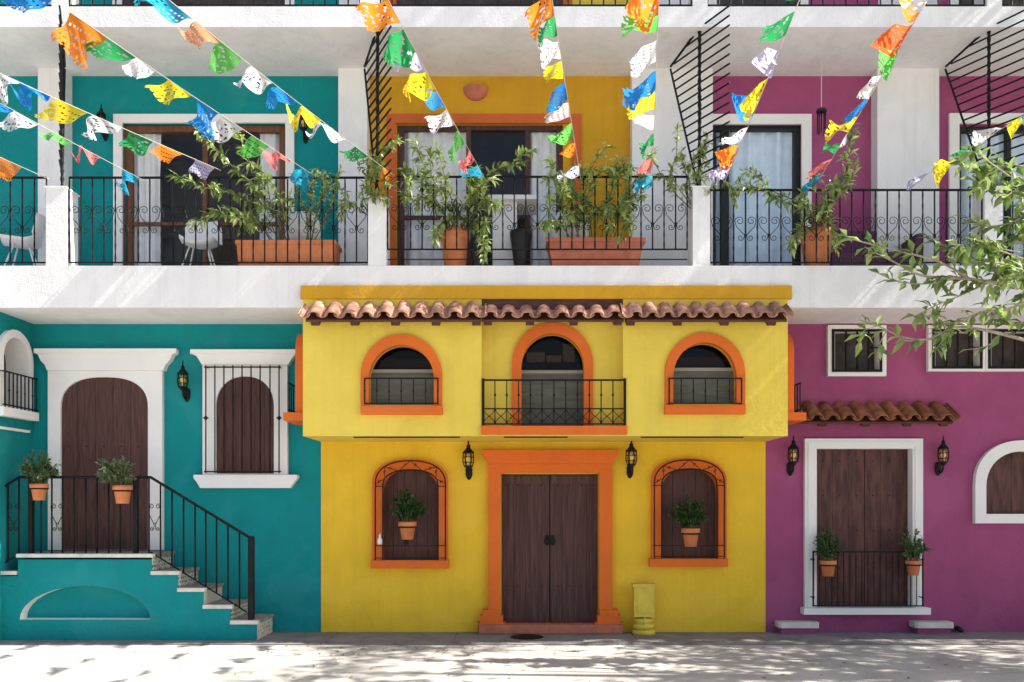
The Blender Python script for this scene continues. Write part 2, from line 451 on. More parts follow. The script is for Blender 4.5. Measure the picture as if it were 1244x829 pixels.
def scroll_heart(mb, x, y, zt, zb, hw, r=.0045):
    for sg in (-1, 1):
        pts = []; R0 = hw * .42
        cx, cz = x + sg * hw * .52, zt - R0
        for k in range(15):                         # upper spiral, from its eye outwards
            a = math.pi * 2.6 * (1 - k / 14); rr = R0 * (.25 + .75 * k / 14)
            pts.append(Vector((cx + sg * rr * math.cos(a) , y, cz + rr * math.sin(a))))
        pts += [Vector((x + sg * hw * .80, y, zt - (zt - zb) * .42)), Vector((x + sg * hw * .30, y, zt - (zt - zb) * .66))]
        cz2 = zb + R0 * .7; cx2 = x + sg * hw * .42
        pts.append(Vector((x + sg * .008, y, zt - (zt - zb) * .78)))
        mb.tube(pts, r, 4)
        pts = [Vector((x + sg * .008, y, zt - (zt - zb) * .70))]
        for k in range(12):
            a = math.pi * (1.0 - 2.4 * k / 11); rr = R0 * .7 * (1 - .75 * k / 11)
            pts.append(Vector((cx2 + sg * rr * math.cos(a), y, cz2 - rr * math.sin(a))))
        mb.tube(pts, r, 4)


def railing(x0, x1, ztop, zbot, step, y=F + .06, hearts=True, extra=None, phase=0, zsc=None):
    mb = MB()
    mb.box(x0, x1, y - .012, y + .012, ztop - .022, ztop)
    mb.box(x0, x1, y - .008, y + .008, zbot, zbot + .016)
    if extra: mb.box(x0, x1, y - .006, y + .006, extra, extra + .012)
    n = round((x1 - x0) / step); dx = (x1 - x0) / n
    for i in range(n + 1):
        x = x0 + i * dx
        if i % 2: mb.tube([(x, y, zbot), (x, y, ztop - .02)], .0095, 5)
        else:
            m = 14; mb.tube([(x, y, zbot + (ztop - .02 - zbot) * k / m) for k in range(m + 1)], [.011 if k % 2 else .0075 for k in range(m + 1)], 5)
    if hearts:
        zt, zb = zsc
        for i in range(1, n, 2):
            scroll_heart(mb, x0 + i * dx, y, zt, zb, dx * .96)
    return mb.build('balcony_railing', 'iron', apt)


zf = lambda py: Z(py, F + .06)
railing(X(-80, F), X(53, F), zf(215), zf(320), .145, zsc=(zf(250), zf(284)))
railing(X(81, F), X(446, F), zf(215), zf(320), .142, zsc=(zf(250), zf(284)))
railing(X(470, F), X(836, F), zf(214), zf(304), .142, extra=zf(316), zsc=(zf(248), zf(280)))
railing(X(864, F), X(1196, F), zf(230), zf(320), .142, zsc=(zf(263), zf(293)))
railing(X(1220, F), X(1400, F), zf(230), zf(320), .142, zsc=(zf(263), zf(293)))
for a, b in ((-80, 61), (81, 436), (461, 777), (801, 841), (861, 1199), (1219, 1400)):
    railing(X(a, F), X(b, F), S3_T + 1.05, S3_T + .04, .142, hearts=False)

# spiked security grilles that part neighbouring balconies
vdir = Vector((.43, -.89, 0))


def grille(px, zb, topcut=28, n=17):
    y = F + .1; p0 = Vector((X(px, F), y, 0)); zt = Z(topcut, F)
    mb = MB(); q = lambda s, z: Vector((p0.x + vdir.x * s, p0.y + vdir.y * s, z - .05 * s))
    m = 40
    mb.tube([q(0, zb + (zt - zb) * k / m) for k in range(m + 1)], [.026 if k % 2 else .016 for k in range(m + 1)], 6)
    zin = zt - .26; si = .60                        # inner edge leans back to the foot of the post
    mb.tube([q(-si, zin), q(-.02, zb + .02)], .014, 5)
    mb.tube([q(0, zt), q(-si, zin + .03)], .015, 5)
    for k in range(n):
        z = zt - .0 - (zt - zb - .15) * k / (n - .5)
        fr = max(0.0, min(1.0, (z - zb) / (zin - zb)))
        s0 = -si * fr if z < zin else -si * max(0, (zt - z)) / (zt - zin)
        mb.tube([q(s0, z), q(.56, z)], .0115, 5)
    mb.build('security_grille', 'iron', apt)


for px, foot in ((70, 229), (457, 241), (852, 229), (1207, 229)): grille(px, Z(foot, F))

# balcony doors ------------------------------------------------------------
def curtain(par, a, b, y, m, top=156, bot=325, wave=.03, per=.11):
    x0, x1, z0, z1 = X(a, y), X(b, y), Z(bot, y), Z(top, y); n = max(8, int((x1 - x0) / .02)); vs, fs = [], []
    rows = 6
    for j in range(rows + 1):
        for i in range(n + 1):
            x = x0 + (x1 - x0) * i / n
            vs.append((x + .008 * math.sin(j * 1.3 + i), y + wave * math.sin(x / per * 6.28 + .4 * math.sin(j * .9)) + .012 * math.sin(x * 19), z1 + (z0 - z1) * j / rows))
    fs = [(j * (n + 1) + i, j * (n + 1) + i + 1, (j + 1) * (n + 1) + i + 1, (j + 1) * (n + 1) + i) for j in range(rows) for i in range(n)]
    MB().add(vs, fs, True).build('curtain', m, par, fix=False)


def interior(par, a, b):
    x0, x1 = X(a, BK), X(b, BK); y0, y1, z0, z1 = BK + .24, 3.1, SL_T - .01, S3_B + .01
    MB().add([(x0, y0, z0), (x1, y0, z0), (x1, y1, z0), (x0, y1, z0), (x0, y0, z1), (x1, y0, z1), (x1, y1, z1), (x0, y1, z1)],
             [(0, 1, 2, 3), (4, 5, 6, 7), (1, 2, 6, 5), (2, 3, 7, 6), (3, 0, 4, 7)]).build('room_lining', 'room', par, fix=False)


def surround(a, b, t, wd, m, name='balcony_door', right=True, left=True):
    mb = MB(); yf = BK - .035
    f = lambda v: X(v, BK)
    zt, zi = Z(t, BK), Z(t + wd, BK)
    mb.box(f(a), f(b), yf, BK, zi, zt)
    if left: mb.box(f(a), f(a + wd), yf, BK, SL_T, zi)
    if right: mb.box(f(b - wd), f(b), yf, BK, SL_T, zi)
    return mb.build(name, m, apt)


G = BK + .09
d1 = surround(139, 358, 140, 10.5, 'trim')
mb = MB()
for a, b in ((149, 158), (338, 347)): mb.box(X(a, BK), X(b, BK), BK + .05, BK + .13, SL_T, Z(151, BK))
mb.box(X(158, BK), X(338, BK), BK + .05, BK + .13, Z(158, BK), Z(151, BK))
mb.box(X(244, BK), X(250, BK), BK + .06, BK + .12, SL_T, Z(158, BK))
mb.box(X(158, BK), X(244, BK), BK + .065, BK + .115, Z(272, BK), Z(268, BK)); mb.box(X(250, BK), X(338, BK), BK + .065, BK + .115, Z(272, BK), Z(268, BK))
mb.build('door_leaf_frame', 'lightwood', d1)
MB().box(X(152, BK), X(342, BK), G, G + .006, SL_T, Z(154, BK)).build('pane', 'glass', d1)
curtain(d1, 157, 194, BK + .155, 'curtain'); curtain(d1, 316, 340, BK + .155, 'curtain')
interior(d1, 100, 400)
d2 = surround(470, 706, 140, 11, 'brick_orange')
mb = MB()
for a, b in ((481, 490), (676, 684.5)): mb.box(X(a, BK), X(b, BK), BK + .05, BK + .13, SL_T, Z(150.5, BK))
mb.box(X(490, BK), X(676, BK), BK + .05, BK + .13, Z(156, BK), Z(150.5, BK))
mb.box(X(566, BK), X(572, BK), BK + .06, BK + .12, SL_T, Z(156, BK)); mb.box(X(638, BK), X(644, BK), BK + .06, BK + .12, SL_T, Z(156, BK))
mb.box(X(490, BK), X(566, BK), BK + .065, BK + .115, Z(264, BK), Z(260, BK))
mb.build('door_leaf_frame', 'wood', d2)
MB().box(X(484, BK), X(682, BK), G, G + .006, SL_T, Z(154, BK)).build('pane', 'glass', d2)
curtain(d2, 489, 572, BK + .155, 'curtain', per=.16); curtain(d2, 644, 678, BK + .155, 'curtain')
interior(d2, 450, 740)
d3 = surround(856, 985, 140, 12, 'trim', left=False)
mb = MB()
for a, b in ((865, 869), (966, 974)): mb.box(X(a, BK), X(b, BK), BK + .05, BK + .13, SL_T, Z(151, BK))
mb.box(X(869, BK), X(966, BK), BK + .05, BK + .13, Z(156, BK), Z(151, BK))
mb.box(X(877, BK), X(887, BK), BK + .06, BK + .12, SL_T, Z(156, BK))
mb.build('door_leaf_frame', 'black', d3)
MB().box(X(866, BK), X(970, BK), G, G + .006, SL_T, Z(154, BK)).build('pane', 'blue_glass', d3)
curtain(d3, 870, 968, BK + .165, 'curtain_blue', per=.2, wave=.04)
interior(d3, 866, 1060)
d4 = surround(1152, 1430, 139, 12, 'trim')
mb = MB()
for a, b in ((1163, 1170), (1226, 1231), (1414, 1420)): mb.box(X(a, BK), X(b, BK), BK + .05, BK + .13, SL_T, Z(151, BK))
mb.box(X(1170, BK), X(1414, BK), BK + .055, BK + .125, Z(158, BK), Z(151, BK))
mb.build('door_leaf_frame', 'black', d4)
MB().box(X(1166, BK), X(1418, BK), G, G + .006, SL_T, Z(154, BK)).build('pane', 'blue_glass', d4)
curtain(d4, 1168, 1300, BK + .165, 'curtain_blue', per=.2)
interior(d4, 1150, 1440)

# ------------------------------------------------------------------ teal house
teal = thing('teal_house', 'teal painted house front with a white framed arched door on top of a stair', 'house', (X(200), .02, 0))
XS = X(40)                                              # side wing face
dh = arch(73, 180, 458, 496, 668.5, 24, 2.5)
wh = arch(262, 333, 457, 494, 576, 20, 2.2)
MB().panel([(40, 790), (40, 392), (391, 392), (391, 790)], [dh, wh], 0.01, .25, .16).build('wall', 'teal', teal)
# wing on the left whose side carries a small arched window
ax = XS; yc, hw = -.43, .36


def side_arch(x, yc, hw, z0, zs, zt, n=16):
    o = [Vector((x, yc - hw, z0))]
    for k in range(n + 1):
        a = math.pi - math.pi * k / n; o.append(Vector((x, yc + hw * math.cos(a), zs + (zt - zs) * math.sin(a))))
    o.append(Vector((x, yc + hw, z0))); return o


zs0 = EYE + (CY - 505) * 10.6 / K
hole = side_arch(ax, yc, hw - .09, zs0 + .1, zs0 + .70, zs0 + .98)
outer = [Vector((ax, F, 0)), Vector((ax, .01, 0)), Vector((ax, .01, SL_B)), Vector((ax, F, SL_B))]
fl = outer + hole
mb = MB().add(fl, [tuple(t) for t in geometry.tessellate_polygon([outer, hole])])
n = len(hole)
mb.add([(XL, F, 0), (ax, F, 0), (ax, F, SL_B), (XL, F, SL_B)], [(0, 1, 2, 3)])
mb.build('wing_wall', 'teal', teal, fix=False)
o_ = side_arch(ax, yc, hw, zs0, zs0 + .70, zs0 + 1.08)
i_ = [p.copy() for p in hole]
fr = lambda L, dx: [p + Vector((dx, 0, 0)) for p in L]
vs = fr(o_, .05) + fr(i_, .05) + fr(o_, 0) + fr(i_, -.26); fs = []
for i in range(n):
    j = (i + 1) % n; fs += [(i, j, n + j, n + i), (i, 2 * n + i, 2 * n + j, j), (n + i, n + j, 3 * n + j, 3 * n + i)]
sw = MB().add(vs, fs).build('side_window', 'trim', teal)
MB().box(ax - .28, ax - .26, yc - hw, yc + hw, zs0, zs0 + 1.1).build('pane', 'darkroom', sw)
MB().box(ax, ax + .11, yc - hw - .02, yc + hw + .02, zs0 - .04, zs0 + .07).build('sill', 'trim', sw)
mb = MB()
for k in range(9):
    yy = yc - hw + .03 + (2 * hw - .06) * k / 8; mb.bar((ax + .10, yy, zs0 + .07), (ax + .10, yy, zs0 + .50), .009, 5)
    if k % 2: mb.lathe([(.004, -.02), (.016, 0), (.004, .02)], 6, (ax + .10, yy, zs0 + .28))
for zz in (zs0 + .09, zs0 + .50): mb.box(ax + .09, ax + .11, yc - hw, yc + hw, zz, zz + .016)
for yy in (yc - hw, yc + hw): mb.bar((ax, yy, zs0 + .508), (ax + .10, yy, zs0 + .508), .008, 5)
mb.build('guard_rail', 'iron', sw)
MB().box(ax, ax + .035, F, -.12, Z(524, -.4), Z(521, -.4)).build('wall_strip', 'trim', teal)  # thin raised white strip along the wing's side wall


def planks(mb, hole_poly, yf, yb, n, gap=.006):
    gap *= .7
    xs = [p[0] for p in hole_poly]; a, b = min(xs), max(xs); yb_px = max(p[1] for p in hole_poly)
    def top(x):
        best = 1e9
        for (x0, y0), (x1, y1) in zip(hole_poly, hole_poly[1:]):
            if x0 <= x <= x1 and x1 > x0: best = min(best, y0 + (y1 - y0) * (x - x0) / (x1 - x0))
        return best if best < 1e8 else min(p[1] for p in hole_poly)
    g = gap * K / (yf + D) / 2
    for k in range(n):
        x0 = a + (b - a) * k / n + g; x1 = a + (b - a) * (k + 1) / n - g
        m = 5; up = [(x0 + (x1 - x0) * i / m, top(x0 + (x1 - x0) * i / m) - 1.5) for i in range(m + 1)]
        mb.prism([(x0, yb_px)] + up + [(x1, yb_px)], yf + random.uniform(-.003, .003), yb)


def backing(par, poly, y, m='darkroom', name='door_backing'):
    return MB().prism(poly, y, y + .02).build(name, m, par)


# arched front door with its white surround
mb = MB().ring([(58, 668.5), (58, 448)] + [(58 + 139 * k / 20, 448) for k in range(1, 20)] + [(197, 448), (197, 668.5)],
               [dh[0]] + dh[1:-1] + [dh[-1]], -.055, .012, closed=False) if False else MB()
mb.panel([(58, 668.5), (58, 446), (197, 446), (197, 668.5)], [arch(73.3, 179.7, 458.3, 496, 668.4, 24, 2.5)], -.055, .01, .22)
mb.prism([(42, 424), (213, 424), (213, 429), (209, 431), (206, 438), (201, 443), (198, 450), (57, 450), (54, 443), (49, 438), (46, 431), (42, 429)], -.10, .008)
mb.box(X(41, -.125), X(214, -.125), -.125, -.10, Z(429, -.125), Z(423.5, -.125))
fdoor = mb.build('door_frame', 'trim', teal)
mb = MB(); planks(mb, dh, -.025, .06, 5)
dr = mb.build('door', 'wood', teal)
backing(dr, dh, .07)
mb = MB()
for k in range(5):
    for zz in (1.35, 1.9, 2.45): mb.lathe([(.012, -.006), (.012, 0), (.004, .008)], 6, (X(84 + k * 21, -.03), -.03, zz))
mb.build('stud', 'iron', dr)['kind'] = 'stuff'
MB().tube([(X(168), -.025, 2.05), (X(168), -.075, 2.05), (X(168), -.075, 1.93), (X(168), -.025, 1.93)], .009, 6).build('handle', 'iron', dr)

# shuttered window behind upright bars
mb = MB()
mb.panel([(246, 578), (246, 441), (349, 441), (349, 578)], [arch(262.3, 332.7, 457.3, 494, 575.5, 20, 2.2)], -.05, .01, .2)
mb.prism([(232, 425), (361, 425), (361, 430), (357, 432), (353, 438), (350, 443), (245, 443), (242, 438), (238, 432), (232, 430)], -.10, .008)
mb.box(X(231, -.125), X(362, -.125), -.125, -.10, Z(430, -.125), Z(424.5, -.125))
win = mb.build('window', 'trim', teal)
MB().prism([(235, 577), (361, 577), (361, 581), (357, 586), (352, 593), (243, 593), (239, 586), (235, 581)], -.10, .005).build('sill', 'trim', win)
mb = MB(); planks(mb, wh, -.02, .06, 6); mb.build('shutter', 'wood', win)
backing(win, wh, .07, name='window_backing')
mb = MB(); yg = -.13
for px in (250, 261, 272, 283, 294, 305, 316, 328, 339): mb.bar(P(px, 575, yg), P(px, 444, yg), .009, 6)
for py in (446, 573):
    mb.box(X(248, yg), X(341, yg), yg - .008, yg + .008, Z(py + 1, yg), Z(py - .6, yg))
for px in (250, 339):
    for py in (508,): mb.lathe([(.006, -.03), (.022, -.012), (.022, .012), (.006, .03)], 6, P(px, py, yg)); mb.box(X(px - 3, yg), X(px + 3, yg), yg - .01, yg + .01, Z(py + .8, yg), Z(py - .8, yg))
    for py in (446, 573): mb.bar(P(px, py, yg), Vector((X(px, yg), -.05, Z(py, yg))), .008, 5)
mb.build('window_grille', 'iron', win)

# stair ---------------------------------------------------------------------
SF = -.66
zl = Z(673, SF)
rx = [X(p, SF) for p in (184, 216, 247, 280, 312)]
zt_ = [Z(p, SF) for p in (694, 714.5, 735, 754)]
stair = MB()
xl = X(22, SF)
niche = [(24, 753)] + arch(24, 183, 712, 753, 753, 22)[1:-1] + [(183, 753)]
niche = arch(24, 183, 712, 752.5, 753, 22)
stair.panel([(-400, 778.3), (-400, 700), (21.9, 700), (21.9, 680), (184, 680), (184, 778.3)], [niche], SF, 0, .16)
stair.box(xl, rx[0], SF + .2, 0, 0, zl - .035)
stair.box(X(-400, SF), xl, SF + .2, 0, 0, Z(694, SF) - .035)
stair.prism(niche, SF + .155, SF + .19)
stair.add([(xl, SF, zl - .04), (rx[0], SF, zl - .04), (rx[0], 0, zl - .04), (xl, 0, zl - .04)], [(0, 1, 2, 3)])
for k in range(4): stair.box(rx[k], rx[k + 1], SF, 0, 0, zt_[k] - .035)
st = stair.build('stair', 'teal', teal, fix=False)
nl = arch(24.12, 182.88, 712.15, 752.5, 752.85, 22); nn = len(nl); a_ = [P(u, v, SF) for u, v in nl]
mb = MB().add(a_ + [Vector((p.x, SF + .154, p.z)) for p in a_], [(i, (i + 1) % nn, (i + 1) % nn + nn, i + nn) for i in range(nn)])
mb.build('niche_lining', 'trim', st)
NS = .025
mb = MB().box(xl - .012, rx[0] + NS, SF - NS, SF + .05, zl - .045, zl)
for k in range(4): mb.box(rx[k], rx[k + 1] + NS, SF - NS, SF + .05, zt_[k] - .045, zt_[k])
mb.box(X(-400, SF), xl - .012, SF - NS, SF + .05, Z(694, SF) - .045, Z(694, SF))
mb.build('nosing', 'stone', st)
mb = MB().box(xl - .01, rx[0] + NS - .002, SF + .05, .0, zl - .04, zl - .002)
for k in range(4): mb.box(rx[k] + .002, rx[k + 1] + NS - .002, SF + .05, 0, zt_[k] - .04, zt_[k] - .002)
mb.box(X(-400, SF), xl - .01, SF + .05, 0, Z(694, SF) - .04, Z(694, SF) - .002)
mb.build('tread', 'tread', st)
tops = [zl] + zt_
for k in range(5):
    MB().box(rx[k], rx[k] + .006, SF + .015, -.02, (tops[k + 1] + .001) if k < 4 else .002, tops[k] - .046).build('riser_tiles', 'riser', st)

# stair railing
yr = SF + .07
mb = MB(); q = lambda px, py: P(px, py, yr)
topline = [(-60, 634), (23, 580), (183, 580), (306, 655)]
mb.tube([q(*p) for p in topline], .018, 6)
mb.tube([q(-60, 726), q(23, 673)], .010, 5)
mb.tube([q(183, 671), q(300, 744)], .010, 5)


def zline(px):
    for (a, b), (c, d) in zip(topline, topline[1:]):
        if a <= px <= c: return b + (d - b) * (px - a) / (c - a)


for px in (-4, 10, 23, 50, 63, 76, 90, 104, 118, 132, 146, 181, 195, 209, 223, 237, 250, 263, 277, 291):
    bot = 672 if 23 <= px <= 183 else (726 + (673 - 726) * (px + 60) / 83 if px < 23 else 671 + (px - 183) * 73 / 117)
    mb.bar(q(px, bot), q(px, zline(px)), .0115, 6)
for px, bot in ((38, 672), (165, 672)): mb.box(X(px - 2.6, yr), X(px + 2.6, yr), yr - .026, yr + .026, Z(bot, yr), Z(580, yr))
mb.box(X(302, yr), X(308.5, yr), yr - .032, yr + .032, zt_[3], Z(653, yr)); mb.lathe([(.045, 0), (.045, .012), (.01, .02)], 4, (X(305, yr), yr, Z(653, yr)), False, .5)
for a, b in ((10, 23), (63, 76), (181, 195)):
    scroll_heart(mb, X((a + b) / 2, yr), yr, Z(612, yr), Z(645, yr), .085, .005)
mb.build('stair_railing', 'iron', teal)

# ------------------------------------------------------------------ yellow house
yel = thing('yellow_house', 'yellow house front with orange trimmed arched windows and an overhanging upper storey under clay tiles', 'house', (X(660), 0, 0))
wl, wr_ = arch(464, 533, 570, 600, 681, 18, 2.3), arch(803, 873, 569, 599, 679, 18, 2.3)
dy = [(609, 760), (609, 576), (727, 576), (727, 760)]
MB().panel([(390, 769), (390, 520), (930, 520), (930, 769)], [wl, wr_, dy], 0, .012, .16).build('lower_wall', 'yellow', yel)

BF = F - .03
HB = 530
hl = arch(448, 527, 419, 460, 492, 20); hm = arch(633.5, 709.5, 405, 446, 520, 20); hr = arch(818, 895, 416, 458, 491, 20)
BM = F + .22
pm = lambda px: CX + (px - CX) * (BF + D) / (BM + D)           # front-plane px carried straight back
MB().panel([(368, HB), (368, 352), (585, 352), (585, HB)], [hl], BF, .0, .18).build('bay_wall', 'pale_yellow', yel)
MB().panel([(757, HB), (757, 352), (957, 352), (957, HB)], [hr], BF, .0, .18).build('bay_wall', 'pale_yellow', yel)
MB().panel([(pm(585), 529), (pm(585), 356), (pm(757), 356), (pm(757), 529)], [hm], BM, .0, .18).build('bay_wall', 'pale_yellow', yel)
zb = Z(HB, BF)
MB().box(X(368, BF), X(957, BF), BF + .002, 0, zb + .001, zb + .02).build('bay_soffit', 'pale_yellow', yel)
mb = MB()
for a, b in ((428, 558), (612, 690), (780, 905)): mb.box(X(a, BF), X(b, BF), BF + .06, BF + .11, zb - .014, zb - .001)
mb.build('soffit_groove', 'black', yel)
MB().box(X(365, BF - .03), X(962, BF - .03), BF - .03, 0, Z(352, BF - .03), Z(347, BF - .03)).build('parapet', 'ochre', yel)  # parapet shade put into the colour, darker than the bay's yellow
MB().box(X(365, BF - .03), X(962, BF - .03), BF - .03, F - .004, Z(363, BF - .03), Z(352, BF - .03)).build('parapet', 'ochre', yel)  # front band, same ochre standing in for shade above the tiles


def tile_roof(par, x0, x1, yback, zback, yfr, zfr, n, m, bracket_x, lowbeam=.07, name='tile_roof'):
    """Rows of clay barrel tiles sloping from the wall (yback, zback) to the eave (yfr, zfr)."""
    mb = MB(); pitch = (x1 - x0) / n
    dirv = Vector((0, yfr - yback, zfr - zback)); L = dirv.length; d = dirv / L; up = Vector((0, -d.z, d.y))
    if up.z < 0: up = -up
    def half(xc, r, t, base, ov, flip=1, j0=0.0, n_=9):
        vs, fs = [], []
        for e, (l, rr) in enumerate(((0, r * .88), (L * 1.0 + ov, r))):
            for k in range(n_):
                a = math.pi * k / (n_ - 1)
                for rad in (rr, rr - t):
                    c = Vector((xc + j0 * e, yback, zback)) + d * l + up * base
                    vs.append(c + Vector((math.cos(a) * rad, 0, 0)) + up * (math.sin(a) * rad * flip * .78))
        st_ = 2 * n_
        for k in range(n_ - 1):
            a, b = 2 * k, 2 * k + 2
            fs += [(a, b, b + st_, a + st_), (a + 1, a + 1 + st_, b + 1 + st_, b + 1), (st_ + a, st_ + b, st_ + b + 1, st_ + a + 1)]
        fs += [(0, 1, st_ + 1, st_), (st_ - 2, 2 * st_ - 2, 2 * st_ - 1, st_ - 1)]
        mb.add(vs, fs, True)
    for k in range(n):
        half(x0 + pitch * (k + .5), pitch * .40, .016, .028 + random.uniform(-.004, .004), random.uniform(-.012, .02), 1, random.uniform(-.01, .01))
    for k in range(n + 1):
        half(x0 + pitch * k, pitch * .34, .014, .055, random.uniform(-.02, .0), -1)
    o = mb.build(name, m, par, fix=False)
    # boards and rafter ends below
    dn = -up * .022
    a, b = Vector((0, yback, zback)) + dn, Vector((0, yfr + .03, zfr + .012)) + dn
    vs = []
    for x in (x0, x1):
        for p in (a, b, b - up * .03, a - up * .03): vs.append(Vector((x, p.y, p.z)))
    MB().add(vs, [(0, 1, 5, 4), (1, 2, 6, 5), (2, 3, 7, 6), (3, 0, 4, 7), (0, 1, 2, 3), (4, 5, 6, 7)]).build('eave_board', 'beam', o)
    for bx in bracket_x:
        w_ = .05; a2, b2 = a - up * .031, b - up * .031 - d * .05
        vs = []
        for x in (bx - w_, bx + w_):
            for p in (a2, b2, b2 - up * .075 - d * .02, a2 - up * .08): vs.append(Vector((x, p.y, p.z)))
        MB().add(vs, [(0, 1, 5, 4), (1, 2, 6, 5), (2, 3, 7, 6), (3, 0, 4, 7), (0, 1, 2, 3), (4, 5, 6, 7)]).build('rafter_end', 'beam', o)
    return o


EY = BF - .27
tile_roof(yel, X(377, BF), X(585, BF), BF - .005, Z(374, BF), EY, Z(387, EY), 10, 'tile', [X(p, EY) for p in (379, 428, 478, 528, 578)])
tile_roof(yel, X(759, BF), X(949, BF), BF - .005, Z(374, BF), EY, Z(387, EY), 10, 'tile', [X(p, EY) for p in (768, 826, 884, 942)])
EM = BM - .27
tile_roof(yel, X(586, BF) , X(756, BF), F - .03, Z(379, F), F - .20, Z(387, F - .2), 8, 'tile', [X(p, F - .2) for p in (592, 644, 698, 752)])
MB().box(X(585.5, BF), X(756.5, BF), F - .026, F - .006, Z(384, F), Z(361.5, F)).build('ridge_board', 'beam', yel)


def bay_window(outer, inner, yf, sill, name='window', zsplit=450, guard=None, ob=None):
    w_ = MB().ring(outer, inner, yf - .045, yf + .06, closed=False).build(name, 'orange', yel)
    if sill: MB().pbox(sill[0], sill[1], sill[2], sill[3], yf - .08, yf + .01).build('sill', 'orange', w_)
    xs = [p[0] for p in inner]; a, b = min(xs), max(xs); bot = max(p[1] for p in inner)
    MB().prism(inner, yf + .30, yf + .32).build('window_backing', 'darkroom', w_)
    MB().prism(inner, yf + .15, yf + .156).build('pane', 'dark_glass', w_)
    y = yf + .12
    mb = MB().box(X(a - 2, y), X(b + 2, y), y, y + .04, Z(zsplit + 4, y), Z(zsplit, y))
    mb.build('sash_bar', 'sashbar', w_)
    if guard != 'big': MB().box(X(a - 2, y), X(b + 2, y), y + .05, y + .07, Z(zsplit - 3, y), Z(zsplit - 14, y)).build('valance', 'beam', w_)
    MB().box(X(a - 2, y), X(b + 2, y), y + .012, y + .03, Z(bot, y), Z(zsplit + 4, y)).build('lower_panel', 'greypanel', w_)
    return w_


def guard(par, a, b, t, bt, y, n, mid=None):
    mb = MB(); mb.box(X(a, y), X(b, y), y - .01, y + .01, Z(t + 1.6, y), Z(t, y)); mb.box(X(a, y), X(b, y), y - .008, y + .008, Z(bt, y), Z(bt - 1.5, y))
    for k in range(n + 1):
        px = a + (b - a) * k / n; mb.bar(P(px, bt, y), P(px, t + 1, y), .010 if k in (0, n) else .007, 5)
        if mid is None: mb.lathe([(.005, -.02), (.014, 0), (.005, .02)], 6, P(px, (t + bt) / 2, y))
    for px in (a, b):
        for py in (t + .8, bt - .8): mb.bar(P(px, py, y), Vector((X(px, y), y + .12, Z(py, y))), .008, 5)
    return mb.build('guard_rail', 'iron', par)


w1 = bay_window(arch(438, 537, 406, 456, 493, 20), arch(448, 527, 419, 460, 493, 20), BF, (438, 537.5, 493, 503.5), zsplit=449)
guard(w1, 443, 532, 459, 491, BF - .10, 6)
w3 = bay_window(arch(808, 905.5, 404, 454, 492, 20), arch(818, 895, 416, 458, 492, 20), BF, (808, 906, 492, 503), zsplit=447)
guard(w3, 813, 901, 459, 491, BF - .10, 6)
w2 = bay_window(arch(622, 720.5, 392, 442, 517, 20), arch(633.5, 709.5, 405, 446, 517, 20), BM, None, 'balcony_window', zsplit=450, guard='big')
mb = MB()                                                  # things stacked on the shelf behind the glass
y = BM + .22
for a, b, c, d in ((640, 662, 428, 440), (664, 682, 432, 440), (684, 698, 418, 440)): mb.pbox(a, b, c, d, y, y + .05)
mb.build('shelf_contents', 'sashbar', w2)
balc = MB().box(X(584.5, BF - .04), X(762, BF - .04), BF - .04, BM, Z(528, BF - .04), Z(517.5, BF - .04)).build('balcony_floor', 'orange', yel)
mb = MB(); y = BF - .005
mb.box(X(586, y), X(760, y), y - .011, y + .011, Z(463, y), Z(461, y)); mb.box(X(586, y), X(760, y), y - .008, y + .008, Z(497.5, y), Z(496, y)); mb.box(X(586, y), X(760, y), y - .008, y + .008, Z(516, y), Z(514.5, y))
nb = 12
for k in range(nb + 1):
    px = 587 + 172 * k / nb
    if k in (0, nb): mb.box(X(px - 1.6, y), X(px + 1.6, y), y - .016, y + .016, Z(517, y), Z(460, y))
    else:
        mb.bar(P(px, 516, y), P(px, 462, y), .0075, 5); mb.lathe([(.005, -.022), (.016, 0), (.005, .022)], 6, P(px, 480, y))
for k in range(nb):
    px = 587 + 172 * (k + .5) / nb
    for sg in (-1, 1):
        mb.tube([P(px + sg * 6.5 * math.cos(a * .35), 497.5 + 17 * (a / 9), y) for a in range(10)], .0045, 4)
mb.build('balcony_railing', 'iron', balc)
